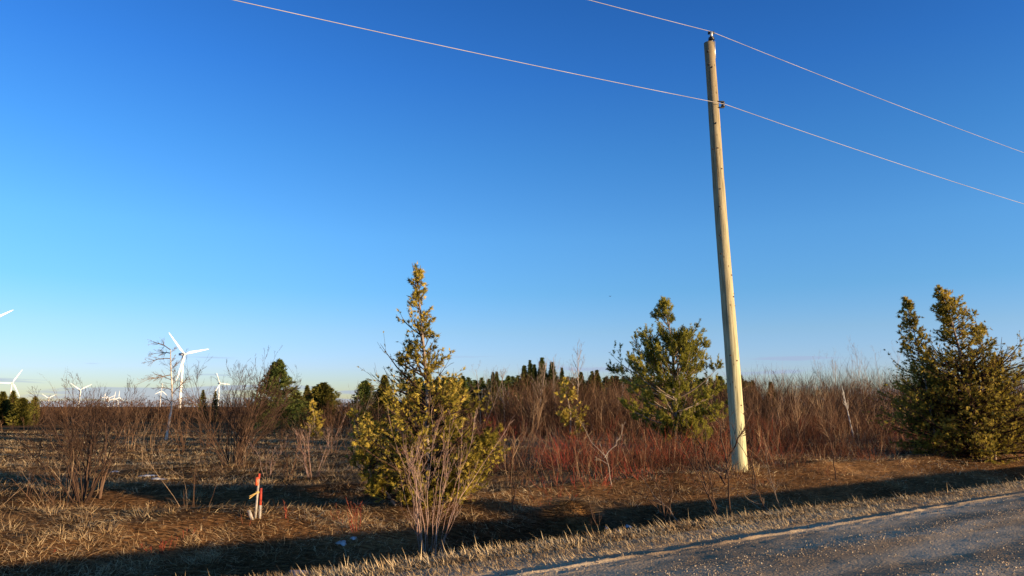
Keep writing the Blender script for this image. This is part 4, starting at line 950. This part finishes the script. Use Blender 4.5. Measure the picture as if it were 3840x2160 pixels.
# ------------------------------------------------------------------ wind turbines
RROT = 38.5; HUB = 80.0; YAW = math.radians(59)
tw_V, tw_F = lathe([(2.2, -12), (2.15, 10), (1.9, 30), (1.65, 55), (1.3, 78.6)], 24)
nc_V, nc_F = box(-1.7, 1.7, -1.6, 7.2, -1.7, 1.9)
nc_V[nc_V[:, 1] > 5, 2] *= .85
hb_V, hb_F = lathe([(.05, -1.9), (.9, -1.6), (1.45, -.8), (1.6, 0), (1.5, 1.0)], 18)
hb_V = np.stack([hb_V[:, 0], hb_V[:, 2], -hb_V[:, 1]], -1)
def blade_mesh():
    st = [(0, .9, .9), (2, .95, .8), (6, 1.7, .45), (9, 1.95, .35), (15, 1.6, .27), (22, 1.25, .2), (30, .9, .13), (36, .6, .08), (RROT, .16, .03)]
    n = 10; V = []
    for z, c, t in st:
        th = np.arange(n) * 2 * PI / n; tw = math.radians(np.interp(z, [0, 8, 38], [30, 14, 2]))
        a = np.cos(th) * c - (.35 * c if z > 3 else 0); b = np.sin(th) * t
        V.append(np.stack([a * math.cos(tw) - b * math.sin(tw), a * math.sin(tw) + b * math.cos(tw) - z * .015, np.full(n, z)], -1))
    V = np.concatenate(V); K = len(st); b = (np.arange(K - 1)[:, None] * n); i = np.arange(n)[None]; j = (i + 1) % n
    return V, [np.stack([b + i, b + j, b + n + j, b + n + i], -1).reshape(-1, 4), (np.arange(n) + (K - 1) * n)[None]]
bl_V, bl_F = blade_mesh()
_tm = {}
def tmesh(name, V, Fs, mat, parent, sm=True):
    if name not in _tm:
        o = make(name, V, Fs, mat, parent, smooth=sm); _tm[name] = o.data; return o
    o = bpy.data.objects.new(name, _tm[name]); col.objects.link(o); o.parent = parent; return o
def turbine(px, py, rpx, phase, label, yaw_off=0):
    """hub at that point of the photograph, rotor radius in its pixels"""
    X, Y, Z = rayd(px, py); y = RROT * F_PX / rpx; x = X / Y * y; zh = CAM_Z + Z / Y * y
    # the hub stands in front of the tower, towards the wind
    yaw = YAW; fx, fy = math.sin(yaw), -math.cos(yaw)
    t = empty('wind_turbine', (x - fx * 3.6, y - fy * 3.6, zh - HUB), yaw)
    tmesh('tower', tw_V, tw_F, M['white'], t)
    n = tmesh('nacelle', nc_V, nc_F, M['nacelle'], t, False); n.location = (0, 0, HUB)
    h = tmesh('hub', hb_V, hb_F, M['white'], t); h.location = (0, -3.6, HUB)
    for k in range(3):
        b = tmesh('blade', bl_V, bl_F, M['white'], t); b.location = (0, -3.6, HUB); b.rotation_euler = (0, math.radians(phase + 120 * k), 0)
    tag(t, label, 'wind turbine', 'wind turbines of the distant wind farm')
turbine(693, 1328, 106, -44, 'largest nearest white wind turbine, whole rotor above the leafless trees')
turbine(-74, 1222, 130, 56, 'wind turbine mostly outside the left edge, only a blade tip visible')
turbine(47, 1436, 59, 30, 'white wind turbine above the cedars at the far left edge')
turbine(302, 1462, 46, 62, 'wind turbine standing behind the twigs of the grey upright shrub')
turbine(183, 1493, 30, 61, 'small wind turbine with Y shaped rotor against the low cloud')
turbine(393, 1488, 20, 10, 'leftmost tiny turbine of the distant cluster on the horizon')
turbine(409, 1493, 24, 64, 'second tiny turbine of the distant cluster, its blades spread in a Y')
turbine(429, 1493, 26, 8, 'third tiny turbine of the distant cluster with one blade upright')
turbine(446, 1490, 25, 2, 'rightmost tiny turbine of the distant cluster with one blade upright')
turbine(606, 1466, 30, 5, 'small wind turbine seen through the branches of the hooked pale tree')
turbine(826, 1438, 44, -26, 'wind turbine seen through the top of the dense fan shrub')

# ------------------------------------------------------------------ survey stakes
def lath_obj(px, base_py, h, w, tilt, label, red, name='survey_stake', ribbons=()):
    x, y, z = ground_at(px, base_py); r = empty(name, (x, y, z)); r.rotation_euler = (0, tilt, .25)
    if red[0] > 0: V, Fs = box(-w / 2, w / 2, -.008, .008, -.08, red[0]); make('lath', V, Fs, M['lath'], r)
    V, Fs = box(-w / 2, w / 2, -.0085, .0085, red[0], h); make('painted_top', V, Fs, M['redpaint'], r)
    tag(r, label, 'survey stake', 'survey stakes'); return r
hst = .60
s1 = lath_obj(957, 1943, hst, .030, math.radians(2.2), 'taller white survey stake with a red tip and ribbons', (.53, 0))
V, Fs = box(-.045, .0, -.022, -.010, .44, .55); make('ribbon', V, Fs, M['ribbon'], s1)
for a in (.55, .85):
    P = np.stack([np.linspace(.0, -.10, 5), np.full(5, -.018), .35 - a * np.linspace(0, .10, 5)], -1)[None]
    V, Fq, T = tubes(P, np.full((1, 5), .008), 4); make('ribbon', V, Fq, M['yribbon'], s1)
V, Fs = box(-.028, .028, -.014, .014, .335, .36); make('ribbon', V, Fs, M['yribbon'], s1)
lath_obj(974, 1942, .40, .034, math.radians(-.5), 'shorter survey stake painted red over its upper half', (.17, 0))
x, y, z = ground_at(945, 1950)
V, Fs = box(-.022, .022, -.008, .008, -.02, .13); o = make('wood_offcut', V, Fs, M['lath'], loc=(x, y, z + .01)); o.rotation_euler = (0, math.radians(-22), .3)
tag(o, 'short broken piece of pale lath leaning at the foot of the stakes', 'wood piece')

# ------------------------------------------------------------------ snow, stick and bird
def snow(px, py, w, d, label, sd):
    g = np.random.default_rng(sd); x, y, z = ground_at(px, py); n = 18; V = []
    for k, (s, hh) in enumerate([(1.0, -.03), (.9, .008), (.55, .02), (.15, .026)]):
        a = np.arange(n) * 2 * PI / n; q = s * (1 + .28 * np.sin(a * 3 + sd) + .18 * np.sin(a * 5 + 2 * sd) + g.normal(0, .05, n))
        px_, py_ = x + np.cos(a) * w * q, y + np.sin(a) * d * q
        V.append(np.stack([px_ - x, py_ - y, H(px_, py_) - z + hh], -1))
    V = np.concatenate(V); b = (np.arange(3)[:, None] * n); i = np.arange(n)[None]; j = (i + 1) % n
    o = make('snow_patch', V, [np.stack([b + i, b + j, b + n + j, b + n + i], -1).reshape(-1, 4), (np.arange(n) + 3 * n)[None]], M['snow'], loc=(x, y, z), smooth=True)
    tag(o, label, 'snow', 'last snow patches')
snow(551, 1784, .22, .10, 'snow patch in the field, upper one of two near the left middle', 1)
snow(594, 1796, .2, .09, 'snow patch in the field, lower and bluer one of two near the left middle', 2)
snow(431, 1769, .12, .08, 'small snow fleck farthest left in the field', 3)
snow(1282, 2037, .07, .06, 'bright snow patch in the ditch left of the pale stems', 4)
snow(1326, 2020, .04, .04, 'dim snow fleck beside the bright ditch patch', 5)
snow(1120, 2150, .10, .10, 'snow patch at the bottom edge below the ditch', 6)
snow(2272, 1978, .05, .06, 'crumbled snow in the ditch at the foot of the lone thin stem', 7)
snow(2312, 1990, .06, .06, 'tiny bright snow lump at the ditch lip', 8)
snow(2355, 1975, .06, .05, 'flat snow fleck deep in the ditch right of the crumbled snow', 9)
x, y, z = ground_at(2545, 2018); P = np.array([[(-.16, -.06, .03), (-.05, -.02, .035), (.06, .02, .04), (.16, .05, .03)]])
V, Fq, T = tubes(P, np.array([[.007, .008, .007, .004]]), 6, np.array([.95])); tag(make('stick', V, Fq, M['pinkbark'], loc=(x, y, z), tone=T), 'pale dry stick lying on the stubble at the road edge', 'stick')
X, Y, Z = rayd(2288, 1111); s = 150 / Y
bo = empty('bird', (X * s, 150, CAM_Z + Z * s))
V, Fs = lathe([(.01, -.16), (.05, -.08), (.06, .02), (.035, .12), (.01, .17)], 8); V = np.stack([V[:, 2], V[:, 1], V[:, 0]], -1); make('body', V, Fs, M['bird'], bo, smooth=True)
for sgn in (-1, 1):
    V = np.array([(-.07, 0, 0), (.09, 0, 0), (.02 - .02, sgn * .26, .09), (-.12, sgn * .30, .06), (-.16, sgn * .5, .02), (-.07, 0, .02), (.09, 0, .02)], float)
    V[:, :2] = V[:, :2] @ np.array([[.5, .87], [-.87, .5]]); make('wing', V, [np.array([[0, 1, 2], [0, 2, 3], [3, 2, 4], [5, 2, 6], [5, 3, 2], [1, 6, 2], [0, 3, 5]])], M['bird'], bo)
tag(bo, 'tiny dark bird flying in the open sky left of the utility pole', 'bird')

for o_ in list(col.objects):
    if o_.parent is None and o_.type == 'EMPTY': fine(o_)
